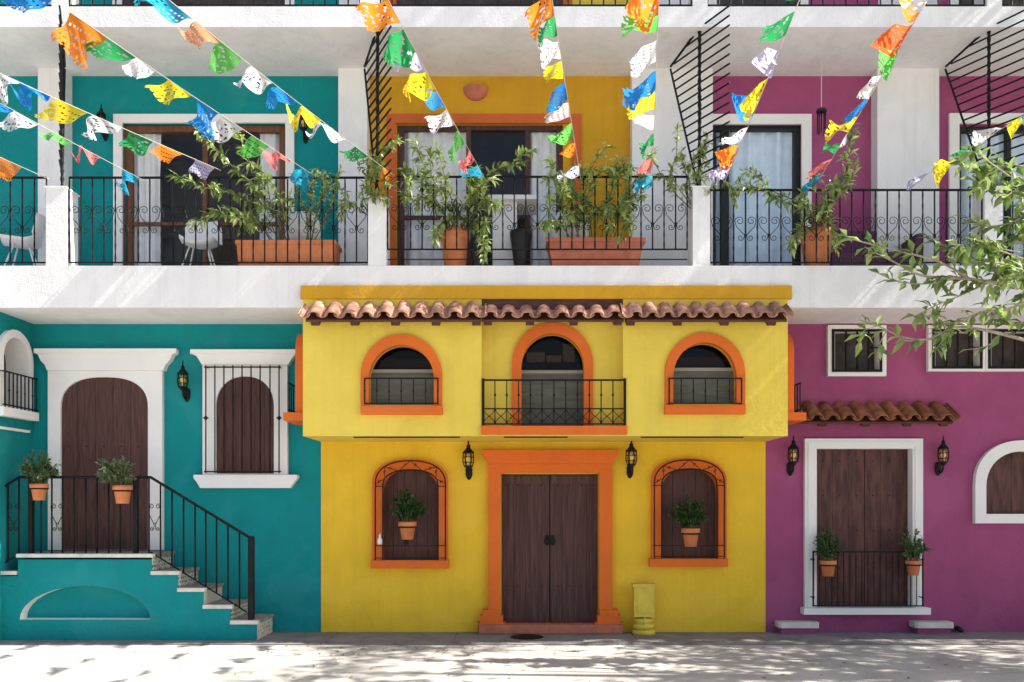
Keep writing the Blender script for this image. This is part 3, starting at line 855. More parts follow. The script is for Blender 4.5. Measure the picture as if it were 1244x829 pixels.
for sg, pxs in ((-1, 368), (1, 957)):                      # windows on the flanks of the bay, seen edge-on
    xb = X(pxs, BF); y0, y1 = F + .22, F + .76; z0, z1 = Z(503, BF + .4), Z(404, BF + .4)
    n_ = 14; yc_ = (y0 + y1) / 2; hh = (y1 - y0) / 2
    def prof(h_, zt2, zb2): return [(yc_ - h_, zb2)] + [(yc_ - h_ * math.cos(math.pi * k / n_), zt2 - h_ + h_ * math.sin(math.pi * k / n_)) for k in range(n_ + 1)] + [(yc_ + h_, zb2)]
    o_, i_ = prof(hh, z1, z0), prof(hh - .08, z1 - .08, z0)
    m_ = len(o_); vs = [Vector((xb + sg * dx, a, b)) for L_, dx in ((o_, .16), (i_, .16), (o_, -.01), (i_, -.01)) for a, b in L_]; fs = []
    for i in range(m_ - 1): fs += [(i, i + 1, m_ + i + 1, m_ + i), (i, 2 * m_ + i, 2 * m_ + i + 1, i + 1), (m_ + i, m_ + i + 1, 3 * m_ + i + 1, 3 * m_ + i)]
    sw_ = MB().add(vs, fs).build('flank_window', 'orange', yel)
    MB().box(xb, xb + sg * .30, y0 - .03, y1 + .03, z0 - .10, z0).build('sill', 'orange', sw_)
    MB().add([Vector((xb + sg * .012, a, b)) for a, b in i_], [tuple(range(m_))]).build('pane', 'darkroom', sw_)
    mb = MB(); xg = xb + sg * .24
    for k in range(6): yy = y0 + .02 + (y1 - y0 - .04) * k / 5; mb.bar((xg, yy, z0), (xg, yy, z0 + .36), .008, 5)
    for zz in (z0 + .03, z0 + .36): mb.box(xg - .008, xg + .008, y0, y1, zz, zz + .014)
    mb.build('guard_rail', 'iron', sw_)

# ground floor windows with bulging iron cages
def low_window(o, i, a, b, top, spr, sill, c):
    w_ = MB().ring(o, i, -.075, .10, closed=False).build('window', 'orange', yel)
    MB().pbox(*sill, -.12, .01).build('sill', 'orange', w_)
    mb = MB(); planks(mb, i, .09, .13, 5); mb.build('shutter', 'wood', w_)
    backing(w_, i, .145, name='window_backing')
    mb = MB(); y = -.17
    A = arch(a, b, top, spr, sill[2], 16, 2.3)
    mb.tube([P(p[0], p[1], y) for p in A], .010, 5)
    B = arch(a + 9, b - 9, top + 11, spr + 2, sill[2], 16, 2.3)
    mb.tube([P(p[0], p[1], y) for p in B], .010, 5)
    for py in (spr + 3, 663, sill[2] - 3): mb.box(X(a, y), X(b, y), y - .005, y + .005, Z(py + .5, y), Z(py - .5, y)) if py != spr + 3 else [mb.box(X(u, y), X(v, y), y - .006, y + .006, Z(py + .5, y), Z(py - .5, y)) for u, v in ((a, a + 10), (b - 10, b))]
    for k in range(1, 17, 4):
        c0_, c2_ = P(*A[k], y), P(*A[min(k + 4, 17)], y); cm = P(*B[min(k + 2, 17)], y)
        mb.tube(smooth_line([c0_, c0_.lerp(cm, .75), cm, cm.lerp(c2_, .25), c2_], 4), .0045, 4)
        for e_ in (c0_, c2_):
            cc = e_.lerp(cm, .42); mb.tube([cc + Vector((.016 * math.cos(t * .8), 0, .016 * math.sin(t * .8))) for t in range(7)], .004, 4)
    for px in (a, b):
        for py in (spr + 3, 663): mb.bar(P(px, py, y), Vector((X(px, y), -.02, Z(py, y))), .008, 5)
    mb.box(X(c - 3, y), X(c + 3, y), y - .006, y + .006, Z(662, y), Z(640, y))
    mb.build('window_grille', 'iron', w_)
    return w_


low_window(arch(452, 544, 558, 586, 681, 18, 2.3), wl, 456, 541, 560, 588, (450, 545, 681, 691), 493)
low_window(arch(791.5, 883, 557, 585, 679, 18, 2.3), wr_, 795, 880, 559, 587, (789.5, 884.5, 679, 689), 839)

# double door in its orange portal
mb = MB()
mb.ring([(593, 760), (593, 560), (744, 560), (744, 760)], [(608, 760), (608, 574.5), (728, 574.5), (728, 760)], -.10, .15, closed=False)
mb.prism([(584, 547), (752, 547), (752, 551), (748, 556), (745, 563), (592, 563), (589, 556), (584, 551)], -.135, .005)
for a, b in ((586, 610), (727, 751)):
    for k, (g, t, bt) in enumerate(((0, 741, 748), (3, 748, 757), (6, 757, 768))):
        mb.pbox(a - g + (2 if a > 700 else 0), b + g - (2 if a < 700 else 0), t, bt, -.11 - .012 * (k + 1), .004)
mb.build('door_frame', 'orange', yel)
MB().pbox(582, 757, 759.5, 770, -.20, .003).build('doorstep', M['terracotta_dull'], yel)
mb = MB(); planks(mb, [(609, 760), (609, 576), (667.5, 576), (667.5, 760)], .09, .14, 4, .004); dl = mb.build('door_leaf', 'wood_grey', yel)
mb = MB(); planks(mb, [(668.5, 760), (668.5, 576), (727, 576), (727, 760)], .09, .14, 4, .004); dr2 = mb.build('door_leaf', 'wood_grey', yel)
backing(dl, [(609, 760), (609, 576), (727, 576), (727, 760)], .15)
for leafo, cxp in ((dl, 664.5), (dr2, 671.5)):
    mb = MB(); c = P(cxp, 655, .075)
    mb.tube([c + Vector((.035 * math.sin(t * .7), -.012, .035 * math.cos(t * .7) - .03)) for t in range(10)], .006, 5)
    mb.box(c.x - .02, c.x + .02, .075, .092, c.z - .08, c.z + .05); mb.build('handle', 'iron', leafo)
    mb = MB()
    x0 = cxp - 60 if cxp < 668 else cxp - 4
    for i in range(4):
        for py in (590, 712): mb.lathe([(.004, -.008), (.011, 0), (.004, .008)], 6, P(x0 + 10 + i * 14.5, py, .085))
    mb.build('studs', 'iron', leafo)
    if True:
        a, b = (609, 667) if cxp < 668 else (669, 727)
        MB().pbox(a + 1, b - 1, 578, 588, .083, .095).build('rail', 'wood', leafo)

# ------------------------------------------------------------------ purple house
pur = thing('purple_house', 'purple house front with a white framed door under a short tiled canopy', 'house', (X(1090), .02, 0))
pdh = rect(992, 1109, 545, 740); pw = [rect(1014, 1069, 402, 450), rect(1136, 1191, 402, 446), rect(1204, 1262, 402, 446)]
aw = arch(1198, 1290, 548, 592, 625, 20, 2.2)
MB().panel([(928, 790), (928, 372), (1745, 372), (1745, 790)], [pdh, aw] + pw, .01, .25, .14).build('wall', 'purple', pur)
mb = MB().ring(rect(978, 1121.5, 533, 740), rect(992.3, 1108.7, 545.3, 740), -.05, .13, closed=False); mb.ring(rect(982, 1118, 537, 740), rect(989, 1112, 542.5, 740), -.062, -.05, closed=False)
mb.build('door_frame', 'trim', pur)
MB().pbox(977, 1131, 739, 747, -.14, .005).build('doorsill', 'trim', pur)
mb = MB(); planks(mb, [(992, 740), (992, 545), (1050, 545), (1050, 740)], .085, .13, 3, .004); planks(mb, [(1050.5, 740), (1050.5, 545), (1109, 545), (1109, 740)], .085, .13, 3, .004)
pd = mb.build('door', 'wood_red', pur); backing(pd, pdh, .14)
mb = MB()
for py in (560, 602, 644, 690):
    for i in range(6): mb.lathe([(.004, -.008), (.010, 0), (.004, .008)], 6, P(1000 + i * 20.2, py, .08))
mb.build('studs', 'iron', pd)
mb = MB(); y = -.16
mb.box(X(987, y), X(1122, y), y - .01, y + .01, Z(671.5, y), Z(669.5, y)); mb.box(X(987, y), X(1122, y), y - .008, y + .008, Z(737, y), Z(735.5, y))
for k in range(19):
    px = 988 + 133 * k / 18; mb.bar(P(px, 737, y), P(px, 670, y), .011 if k in (0, 18) else .0065, 5)
for px in (988, 1121):
    for py in (680, 726): mb.lathe([(.006, -.025), (.02, 0), (.006, .025)], 6, P(px, py, y)); mb.bar(P(px, py, y), Vector((X(px, y), -.05, Z(py, y))), .008, 5)
mb.build('door_guard', 'iron', pur)
for a, b, sg in ((947, 996, 0), (1113, 1160, 1)):
    mb = MB(); y = -.20; x0, x1 = X(a, y), X(b, y); z0, z1 = Z(763.5, y), Z(756.5, y); r_ = .03
    pts = [(x0, 0, 0), (x0, y + r_, 0), (x0 + r_, y, 0), (x1 - r_, y, 0), (x1, y + r_, 0), (x1, 0, 0)]
    mb.add([(p[0], p[1], z0) for p in pts] + [(p[0], p[1], z1) for p in pts], [tuple(range(6)), tuple(range(6, 12))] + [(i, (i + 1) % 6, (i + 1) % 6 + 6, i + 6) for i in range(6)])
    sslab = mb.build('step_slab', 'stone', pur)
    MB().box(x0 + .04, x1 - .04, y + .04, .008, 0, z0).build('step_base', 'purple', sslab)
    px = 953 if sg == 0 else 1163
    MB().tube([(X(px), .02, .05), (X(px), -.10, .04)], .035, 10).build('drain_pipe', 'black', pur)
for (a, b, c, d), hole_ in zip(((1006, 1077, 395, 457), (1128, 1197, 395, 451), (1197.6, 1270, 395, 451)), pw):
    w_ = MB().ring(rect(a, b, c, d), [(hole_[0][0] + .3, hole_[0][1] - .3), (hole_[1][0] + .3, hole_[1][1] + .3), (hole_[2][0] - .3, hole_[2][1] + .3), (hole_[3][0] - .3, hole_[3][1] - .3)], -.055, .12).build('upper_window', 'trim', pur)
    MB().prism(hole_, .11, .125).build('pane', M['dark_pane'], w_)
    x0, x1, t, bt = hole_[0][0], hole_[2][0], hole_[1][1], hole_[0][1]
    mb = MB(); y = -.02
    mb.ring(rect(x0 - 3, x1 + 3, t - 2, bt + 2), rect(x0, x1, t + 1, bt - 1), y - .05, y - .036)
    for k in (1, 2, 3): px = x0 + (x1 - x0) * k / 4; mb.bar(P(px, bt + 1, y - .042), P(px, t - 1, y - .042), .014, 5)
    mb.box(X(x0 + 40, y), X(x1, y), y - .03, y - .012, Z(424, y), Z(422, y))
    mb.build('window_grille', 'iron', w_)
w_ = MB().ring(arch(1185, 1303, 535, 588, 636, 20, 2.2), arch(1198.3, 1289.7, 548.3, 592, 624.7, 20, 2.2), -.06, .12).build('arched_window', 'trim', pur)
mb = MB(); planks(mb, aw, .07, .11, 3, .003); mb.build('shutter', 'wood_red', w_); backing(w_, aw, .12, name='window_backing')
tile_roof(pur, X(952), X(1144), .008, Z(494), -.34, Z(511.5, -.34), 10, 'tile_dark', [X(p, -.3) for p in (1003, 1056, 1107, 1152)], name='canopy_roof')

# ------------------------------------------------------------------ wall lanterns
def lantern():
    t = thing('wall_lantern', 'x', 'wall lantern')
    yb = -.15
    mb = MB().lathe([(.012, -.065), (.03, -.05), (.045, -.02), (.045, .03), (.03, .05), (.012, .06)], 10, (0, -.012, .0))
    for v in range(len(mb.v)): mb.v[v] = (mb.v[v][0], mb.v[v][1] * .45 - .01, mb.v[v][2] * 1.5)
    mb.tube(smooth_line([(0, -.01, -.02), (0, -.07, -.055), (0, -.13, -.03), (0, yb, .045)]), .013, 6); mb.build('bracket', 'iron', t)
    c = (0, yb, 0)
    MB().lathe([(.012, .03), (.03, .04), (.038, .06), (.058, .07), (.062, .085)], 6, c, False).build('lantern_base', 'iron', t)
    MB().lathe([(.052, .085), (.066, .13), (.060, .245)], 6, c, False).build('lamp_glass', 'lamp_glass', t)
    mb = MB()
    for k in range(6):
        a = 2 * math.pi * k / 6; mb.tube([(r_ * math.cos(a), yb + r_ * math.sin(a), z) for r_, z in ((.055, .085), (.070, .13), (.070, .19), (.063, .245))], .007, 5)
    for r_, z in ((.068, .125), (.069, .195)): mb.tube([(r_ * math.cos(k * math.pi / 3), yb + r_ * math.sin(k * math.pi / 3), z) for k in range(7)], .005, 5)
    mb.build('cage', 'iron', t)
    MB().lathe([(.014, .085), (.014, .13), (.03, .15), (.034, .18), (.02, .21), (.004, .235)], 8, c).build('bulb', 'bulb', t)
    MB().lathe([(.075, .243), (.078, .255), (.05, .285), (.03, .31), (.022, .33), (.03, .34), (.018, .352), (.008, .375), (.012, .385), (.003, .43)], 6, c, False).build('lantern_roof', 'iron', t)
    return t


def wl_loc(px, py_base, y=0.0):               # py_base: foot of the lantern body (z = .03 in the lantern's own space)
    p = P(px, py_base, y - .15); return (p.x, y, p.z - .04)


LG = 'black carriage lanterns on the house fronts'
l0 = lantern(); l0.location = wl_loc(569, 570); l0['label'] = 'black spired lantern on the yellow wall left of the orange door portal'; l0['group'] = LG
copy_tree(l0, wl_loc(767, 568), 'black spired lantern on the yellow wall right of the orange door portal', LG)
copy_tree(l0, wl_loc(222, 474, .01), 'black lantern on the teal wall between the white arched doorway and the barred window', LG)
copy_tree(l0, wl_loc(964, 565, .01), 'black lantern on the purple wall left of the white door frame', LG)
copy_tree(l0, wl_loc(1146, 565, .01), 'black lantern on the purple wall right of the white door frame', LG)
copy_tree(l0, wl_loc(368, 158, BK), 'small wall lantern on the teal balcony wall right of its white framed door', 'small lanterns on the teal balcony wall', .85)
copy_tree(l0, wl_loc(122, 155, BK), 'small wall lantern on the teal balcony wall left of its white framed door', 'small lanterns on the teal balcony wall', .85)
# bowl shaped sconce on the yellow balcony wall
c = P(578, 108, BK); vs, fs = [], []
for j in range(7):
    a = j / 6 * math.pi / 2
    for i in range(17):
        b = math.pi * i / 16; rr = .17 * math.cos(a)
        vs.append((c.x - rr * math.cos(b), c.y - rr * .75 * math.sin(b), c.z - .17 * math.sin(a)))
fs = [(j * 17 + i, j * 17 + i + 1, (j + 1) * 17 + i + 1, (j + 1) * 17 + i) for j in range(6) for i in range(16)]
tag(MB().add(vs, fs, True).build('wall_sconce', 'terracotta_dull'), 'brown clay half-bowl sconce high on the yellow balcony wall', 'wall light')

# ------------------------------------------------------------------ small wall-hung pots with herbs
def wall_pot(px, ptop, pbot, y, label, kind, fx, ftop, fw, group, back=.1, n=1700, lw=.055, scale=1):
    p = P(px, pbot, y); h = Z(ptop, y) - Z(pbot, y)
    t = thing('potted_herb', label, 'potted plant', p, group)
    r = h * .46
    MB().lathe([(r * .72, 0), (r * .95, h * .74), (r * 1.12, h * .75), (r * 1.14, h), (r * 1.02, h), (r * .98, h * .9)], 16, p).build('pot', 'terracotta', t)
    MB().lathe([(r * .98, h * .88), (r * .9, h * .9)], 12, p).build('soil', 'soil', t)
    mb = MB(); zr = h * .70
    mb.tube([p + Vector((r * 1.06 * math.cos(k * .5236), r * 1.06 * math.sin(k * .5236), zr)) for k in range(13)], .010, 5)
    mb.tube([p + Vector((0, r, zr)), p + Vector((0, r + back, zr))], .008, 5); mb.build('pot_ring', 'iron', t)
    st_, lf = MB(), MB(); base = p + Vector((0, 0, h * .9))
    H = Z(ftop, y) - base.z; W_ = fw * (y + D) / K / 2 * 1.15; off = (fx - px) * (y + D) / K
    ns = 34
    for k in range(ns):
        u = rnd_unit(); u.z = abs(u.z); rr = random.uniform(.55, 1) ** .6
        tip = base + Vector((off * u.z + u.x * W_ * rr, u.y * W_ * .8 * rr, H * (.25 + .75 * u.z * rr)))
        mid = base.lerp(tip, .5) + Vector((0, 0, H * .10))
        spray(st_, lf, [base + Vector((u.x * r * .5, u.y * r * .5, 0)), mid, tip], .006, lw, lw * .45, n / ns / max(.08, (tip - base).length), .12, .9, .1, .002)
    st_.build('stem', 'stem', t, fix=False); lf.build('foliage', kind, t, fix=False)


SG = 'terracotta pots hung on the stair railing'
wall_pot(47.5, 588, 608, SF + .0, 'terracotta pot of dark herbs hung on the stair railing left of the arched door', 'leaf_herb', 43, 545, 44, SG, .05)
wall_pot(149, 590, 612, SF + .0, 'terracotta pot of grey-green herbs hung on the railing in front of the arched door', 'leaf_grey', 139, 553, 56, SG, .05)
WG = 'terracotta pots hung in the arched window cages'
wall_pot(495, 634, 655.5, -.24, 'terracotta pot of green herbs in the arched window cage left of the orange door', 'leaf_deep', 491, 593, 44, WG, .05)
wall_pot(839, 642, 664, -.24, 'terracotta pot of green herbs in the arched window cage right of the orange door', 'leaf_deep', 834, 599, 46, WG, .05)
DG = 'terracotta pots hung on the iron guard of the purple house'
wall_pot(1006, 681, 700, -.24, 'pot with tall thin herbs at the left of the guard before the white framed door', 'leaf_deep', 1005, 640, 32, DG, .06, 900)
wall_pot(1109.5, 681, 699, -.24, 'pot with loose herbs at the right of the guard before the white framed door', 'leaf_herb', 1109, 640, 34, DG, .06, 900)

# white figurine on the cage shelf
p = P(461.5, 661.5, -.17)
tag(MB().lathe([(.03, 0), (.036, .03), (.033, .07), (.012, .09), (.016, .11), (.004, .14)], 10, p).build('small_bottle', 'plastic'), 'tiny white bottle standing in the left arched window cage of the yellow house', 'bottle')

# lime utility box on the pavement
t = thing('utility_box', 'faded lime utility box on a short post beside the brown double door', 'utility box', P(782, 773, -.2))
y = -.24; f = lambda a, b, c, d, yf, yb: MB().pbox(a, b, c, d, yf, yb)
f(770.5, 795, 713, 750, y, y + .14).build('cabinet', 'box', t)
mb = f(769, 796.5, 710, 713.5, y - .01, y + .15); mb.box(X(774, y), X(792, y), y - .008, y, Z(746, y), Z(718, y)); mb.build('cover', 'box', t)
mb = MB()
mb.lathe([(.10, Z(752, y)), (.12, Z(753, y)), (.12, Z(757, y)), (.10, Z(757.6, y)), (.10, Z(759, y)), (.14, Z(759.6, y)), (.14, Z(764, y)), (.11, Z(764.6, y)), (.11, Z(766, y)), (.15, Z(766.6, y)), (.15, 0)], 18, (X(783, y), y + .08, 0))
mb.build('pedestal', 'box', t)
MB().bar((X(783, y), y - .03, 0), (X(783, y), y - .03, Z(750, y)), .012, 6).build('conduit', 'box', t)

MB_ = MB().lathe([(.21, .001), (.21, .006), (.19, .008)], 28, (X(640, -.35), -.42, 0))
tag(MB_.build('manhole_cover', 'iron'), 'round dark manhole cover set in the grey pavement before the double door', 'manhole cover')
g_ = MB()
for k in range(16): g_.box(X(600 + 5 * k, -.2), X(602.5 + 5 * k, -.2), -.98, -.95, -.010, -.006)

# ------------------------------------------------------------------ balcony furniture
def chair_proto():
    t = thing('chair', 'x', 'chair'); vs, fs = [], []
    prof = [(-.22, .43), (-.12, .42), (.05, .41), (.16, .44), (.21, .55), (.24, .70), (.25, .82)]
    nx = 8
    for j, (yy, zz) in enumerate(prof):
        wd = [.20, .22, .23, .24, .24, .23, .17][j]
        for i in range(nx + 1):
            u = i / nx * 2 - 1; vs.append((u * wd, yy + (-.07 * u * u if j > 3 else 0), zz + (.07 * u * u if j <= 3 else 0)))
    for j in range(len(prof) - 1):
        for i in range(nx): fs.append((j * (nx + 1) + i, j * (nx + 1) + i + 1, (j + 1) * (nx + 1) + i + 1, (j + 1) * (nx + 1) + i))
    o = MB().add(vs, fs, True).build('shell', 'plastic', t, fix=False)
    md = o.modifiers.new('thickness', 'SOLIDIFY'); md.thickness = .012
    for sx in (-1, 1):
        for sy in (-1, 1): MB().bar((sx * .10, sy * .08, .42), (sx * .21, sy * .20, 0), .011, 6).build('leg', 'plastic', t)
    return t


CG = 'white shell chairs on the balconies'
y = -.25
def floorpt(px, y): return (X(px, y), y, SL_T)
c0 = chair_proto(); c0.location = floorpt(243, -.3); c0['label'] = 'white shell chair left of the long terracotta planter on the teal balcony'; c0['group'] = CG; c0.rotation_euler.z = R(8)
copy_tree(c0, floorpt(28, -.3), 'white shell chair on the teal balcony at the left edge', CG, rz=R(-70))
copy_tree(c0, floorpt(374, -.2), 'white shell chair standing behind the long planter on the teal balcony', CG, rz=R(170))
copy_tree(c0, floorpt(690, -.2), 'white shell chair behind the long planter on the yellow balcony', CG, rz=R(190))
t = thing('side_table', 'white square table in front of the yellow balcony door', 'table', floorpt(622, -.1))
y = -.1
MB().box(X(594, y), X(652, y), y - .3, y + .3, Z(252, y), Z(247, y)).build('table_top', 'plastic', t)
MB().box(X(599, y), X(628, y), y - .20, y + .2, SL_T, Z(252, y)).build('cabinet', 'plastic', t)
p = Vector(floorpt(633, -.45))
tag(MB().lathe([(.06, 0), (.075, .03), (.14, .50), (.145, .56), (.12, .56)], 14, p).build('tall_vase', 'black'), 'tall black tapered vase on the yellow balcony in front of the white table', 'vase')
p = Vector(floorpt(582, -.6))
tag(MB().lathe([(.07, 0), (.08, .03), (.12, .34), (.11, .36)], 14, p).build('planter_pot', 'black'), 'black tapered pot beside the terracotta pot on the yellow balcony', 'pot')
# woven sofa
t = thing('sofa', 'dark purple woven sofa on the purple balcony', 'sofa', floorpt(1062, -.2)); y = -.35
MB().box(X(1018, y), X(1112, y), y, y + .55, SL_T + .12, SL_T + .34).build('seat', 'purple_weave', t)
MB().box(X(1018, y), X(1112, y), y + .42, y + .56, SL_T + .35, Z(268, y)).build('backrest', 'purple_weave', t)
for a, b in ((1010, 1018), (1112, 1120)): MB().box(X(a, y) + .002, X(b, y) - .002, y - .02, y + .58, SL_T, Z(285, y)).build('armrest', 'purple_weave', t)


def trough(a, b, t_, yf, dep, label, m, taper=6, px0=None):
    th = thing('planter_box', label, 'planter', floorpt((a + b) / 2, yf))
    x0, x1, z1 = X(a, yf), X(b, yf), Z(t_, yf); tp = taper * (yf + D) / K; z0 = SL_T + .005
    def shell(i, rim=0):
        return [(x0 + tp + i, yf + .03 + i, z0), (x1 - tp - i, yf + .03 + i, z0), (x1 - tp - i, yf + dep - .03 - i, z0), (x0 + tp + i, yf + dep - .03 - i, z0),
                (x0 + i, yf + i, z1), (x1 - i, yf + i, z1), (x1 - i, yf + dep - i, z1), (x0 + i, yf + dep - i, z1)]
    F_ = [(0, 3, 2, 1), (0, 1, 5, 4), (1, 2, 6, 5), (2, 3, 7, 6), (3, 0, 4, 7)]
    mb = MB().add(shell(0), F_)
    mb.box(x0 - .012, x1 + .012, yf - .012, yf + .02, z1 - .05, z1); mb.box(x0 - .012, x1 + .012, yf + dep - .02, yf + dep + .012, z1 - .05, z1)
    mb.box(x0 - .012, x0 + .02, yf + .02, yf + dep - .02, z1 - .05, z1); mb.box(x1 - .02, x1 + .012, yf + .02, yf + dep - .02, z1 - .05, z1)
    mb.build('box', m, th, fix=False)
    MB().box(x0 + .025, x1 - .025, yf + .025, yf + dep - .025, z1 - .09, z1 - .06).build('soil', 'soil', th)
    return th


def roundpot(px, t_, rtop, y, label, m='terracotta'):
    th = thing('plant_pot', label, 'plant pot', floorpt(px, y)); p = Vector(floorpt(px, y)); h = Z(t_, y) - SL_T; r = rtop * (y + D) / K
    MB().lathe([(r * .68, 0), (r * .92, h * .78), (r * 1.02, h * .79), (r * 1.05, h), (r * .95, h), (r * .93, h * .9)], 20, p).build('pot', m, th)
    MB().lathe([(r * .93, h * .88), (r * .8, h * .9)], 14, p).build('soil', 'soil', th)
    return th


PY = F + .32
tb = trough(287, 407, 292, F + .14, .34, 'long terracotta planter box behind the railing of the teal balcony', 'terracotta', 2)
yb_ = trough(665, 783, 289, F + .14, .34, 'long dull red planter box behind the railing of the yellow balcony', 'terracotta_dull', 7)
p1 = roundpot(553, 281, 18, F + .34, 'large terracotta pot at the left of the yellow balcony', 'terracotta')
p2 = roundpot(992, 281, 20, F + .34, 'large terracotta pot on the purple balcony')


def plant(th, branches, Lf=.135, Wf=.040, dens=60, r0=.008, kind='leaf_balcony', y0=PY, stagger=.14, start=.2, twigs=2):
    dens *= 1.0
    st_, lf = MB(), MB()
    for br in branches:
        off = random.uniform(-stagger, stagger)
        nb_ = len(br) - 1; tipy = random.uniform(F - .32, F + .02)
        pts = [P(a, b, y0 + (tipy - y0) * (k / nb_) ** .8) for k, (a, b, *q_) in enumerate(br)]
        spray(st_, lf, pts, r0, Lf, Wf, dens, start)
        for _ in range(twigs):
            i = random.randrange(1, len(pts)); b0 = pts[i - 1].lerp(pts[i], random.uniform(.3, 1))
            e = b0 + (rnd_unit() * .22 + Vector((0, -.03, .05)) + (pts[i] - pts[i - 1]).normalized() * .15)
            spray(st_, lf, [b0, b0.lerp(e, .5) + Vector((0, 0, .03)), e], .005, Lf * .9, Wf, dens * 1.1, .2)
    st_.build('stem', 'stem', th, fix=False); lf.build('foliage', kind, th, fix=False)


plant(tb, [[(345, 296), (335, 262), (318, 235), (285, 205), (262, 180), (238, 156)], [(340, 296), (322, 262), (290, 238), (250, 228), (212, 214)],
           [(335, 296), (310, 270), (285, 258), (258, 262), (232, 272)], [(350, 296), (330, 250), (322, 215), (300, 195)], [(352, 296), (345, 258), (335, 228), (316, 212)],
           [(330, 296), (318, 275), (305, 262), (306, 280)]], dens=64)
plant(tb, [[(378, 296), (384, 262), (392, 235), (398, 210)], [(375, 296), (372, 262), (362, 232), (356, 212)], [(380, 296), (395, 268), (402, 248), (406, 240)],
           [(372, 296), (378, 250), (380, 222)]], Lf=.09, Wf=.028, dens=70, y0=PY + .1)
plant(p1, [[(552, 284), (545, 255), (530, 225), (512, 195), (505, 172)], [(550, 284), (535, 252), (510, 240), (490, 238)], [(554, 284), (560, 255), (578, 232), (600, 215)],
           [(556, 284), (572, 262), (592, 246), (608, 250)], [(553, 284), (550, 250), (545, 232), (540, 215)], [(554, 284), (575, 250), (582, 225), (605, 205), (638, 198)],
           [(551, 284), (540, 270), (530, 280), (528, 290)], [(552, 284), (528, 240), (505, 215), (490, 205)], [(555, 284), (590, 268), (585, 285), (590, 295)]], dens=82)
plant(yb_, [[(690, 293), (685, 262), (676, 232), (668, 196)], [(700, 293), (705, 262), (698, 235), (680, 215)], [(720, 293), (715, 260), (705, 240), (690, 245)],
            [(730, 293), (738, 250), (745, 225), (752, 205)], [(745, 293), (756, 260), (766, 240), (780, 238)], [(710, 293), (712, 245), (725, 215), (745, 205), (768, 204)],
            [(735, 293), (750, 255), (772, 225), (782, 212)], [(695, 293), (680, 272), (665, 268), (660, 275)], [(715, 293), (720, 262), (735, 248), (742, 258)],
            [(705, 293), (690, 250), (686, 225)], [(740, 293), (760, 245), (762, 262), (766, 275)], [(700, 293), (712, 225), (700, 207), (722, 206)]], dens=74)
plant(p2, [[(992, 284), (1002, 255), (1018, 232), (1030, 200), (1034, 150)], [(990, 284), (980, 262), (960, 248), (935, 240)], [(991, 284), (975, 252), (945, 235), (915, 228), (892, 222)],
           [(992, 284), (1005, 258), (1000, 238), (1010, 225)], [(993, 284), (998, 262), (1008, 268), (1014, 285)], [(990, 284), (978, 275), (968, 282), (965, 292)], [(992, 284), (1010, 240), (1028, 228), (1040, 205)], [(991, 284), (980, 255), (975, 235)]], dens=64)
# plant growing round the two pedestals: on slim pots behind them
p3 = roundpot(458, 270, 9, F + .45, 'drooping plant in a slim pot behind the pedestal left of the yellow balcony', 'black')
plant(p3, [[(456, 270), (440, 235), (452, 215), (462, 205), (470, 225)], [(456, 270), (432, 250), (420, 245), (414, 262)], [(457, 270), (445, 228), (448, 205), (440, 192)], [(457, 270), (440, 246), (450, 240), (463, 236), (468, 245)], [(456, 270), (450, 225), (465, 195), (472, 180)]], Lf=.11, Wf=.04, dens=62, y0=F + .15)
p4 = roundpot(851, 262, 8, F + .45, 'climbing plant in a slim pot behind the pedestal right of the yellow balcony', 'black')
plant(p4, [[(851, 264), (820, 235), (812, 218), (800, 215)], [(851, 264), (832, 230), (845, 210), (860, 200)], [(851, 264), (836, 215), (848, 185), (862, 175)], [(851, 264), (822, 225), (815, 205), (825, 192)], [(851, 264), (846, 222), (870, 215), (895, 232)]], Lf=.10, Wf=.036, dens=56, y0=F + .15)

# wind chime
t = thing('wind_chime', 'dark wind chime hanging before the purple balcony wall', 'wind chime', P(998, 92, -.2)); y = -.2
MB().bar((X(998, y), y, S3_B), P(998, 132, y), .006, 5).build('cord', 'rope', t)
MB().lathe([(.07, 0), (.06, .03), (.02, .05)], 10, P(998, 136, y)).build('cap', 'black', t)
for k in range(5):
    a = k * 1.257; p = P(998, 136, y) + Vector((.05 * math.cos(a), .05 * math.sin(a), 0)); MB().bar(p, p - Vector((0, 0, .22 + .03 * k)), .009, 6).build('tube', 'black', t)

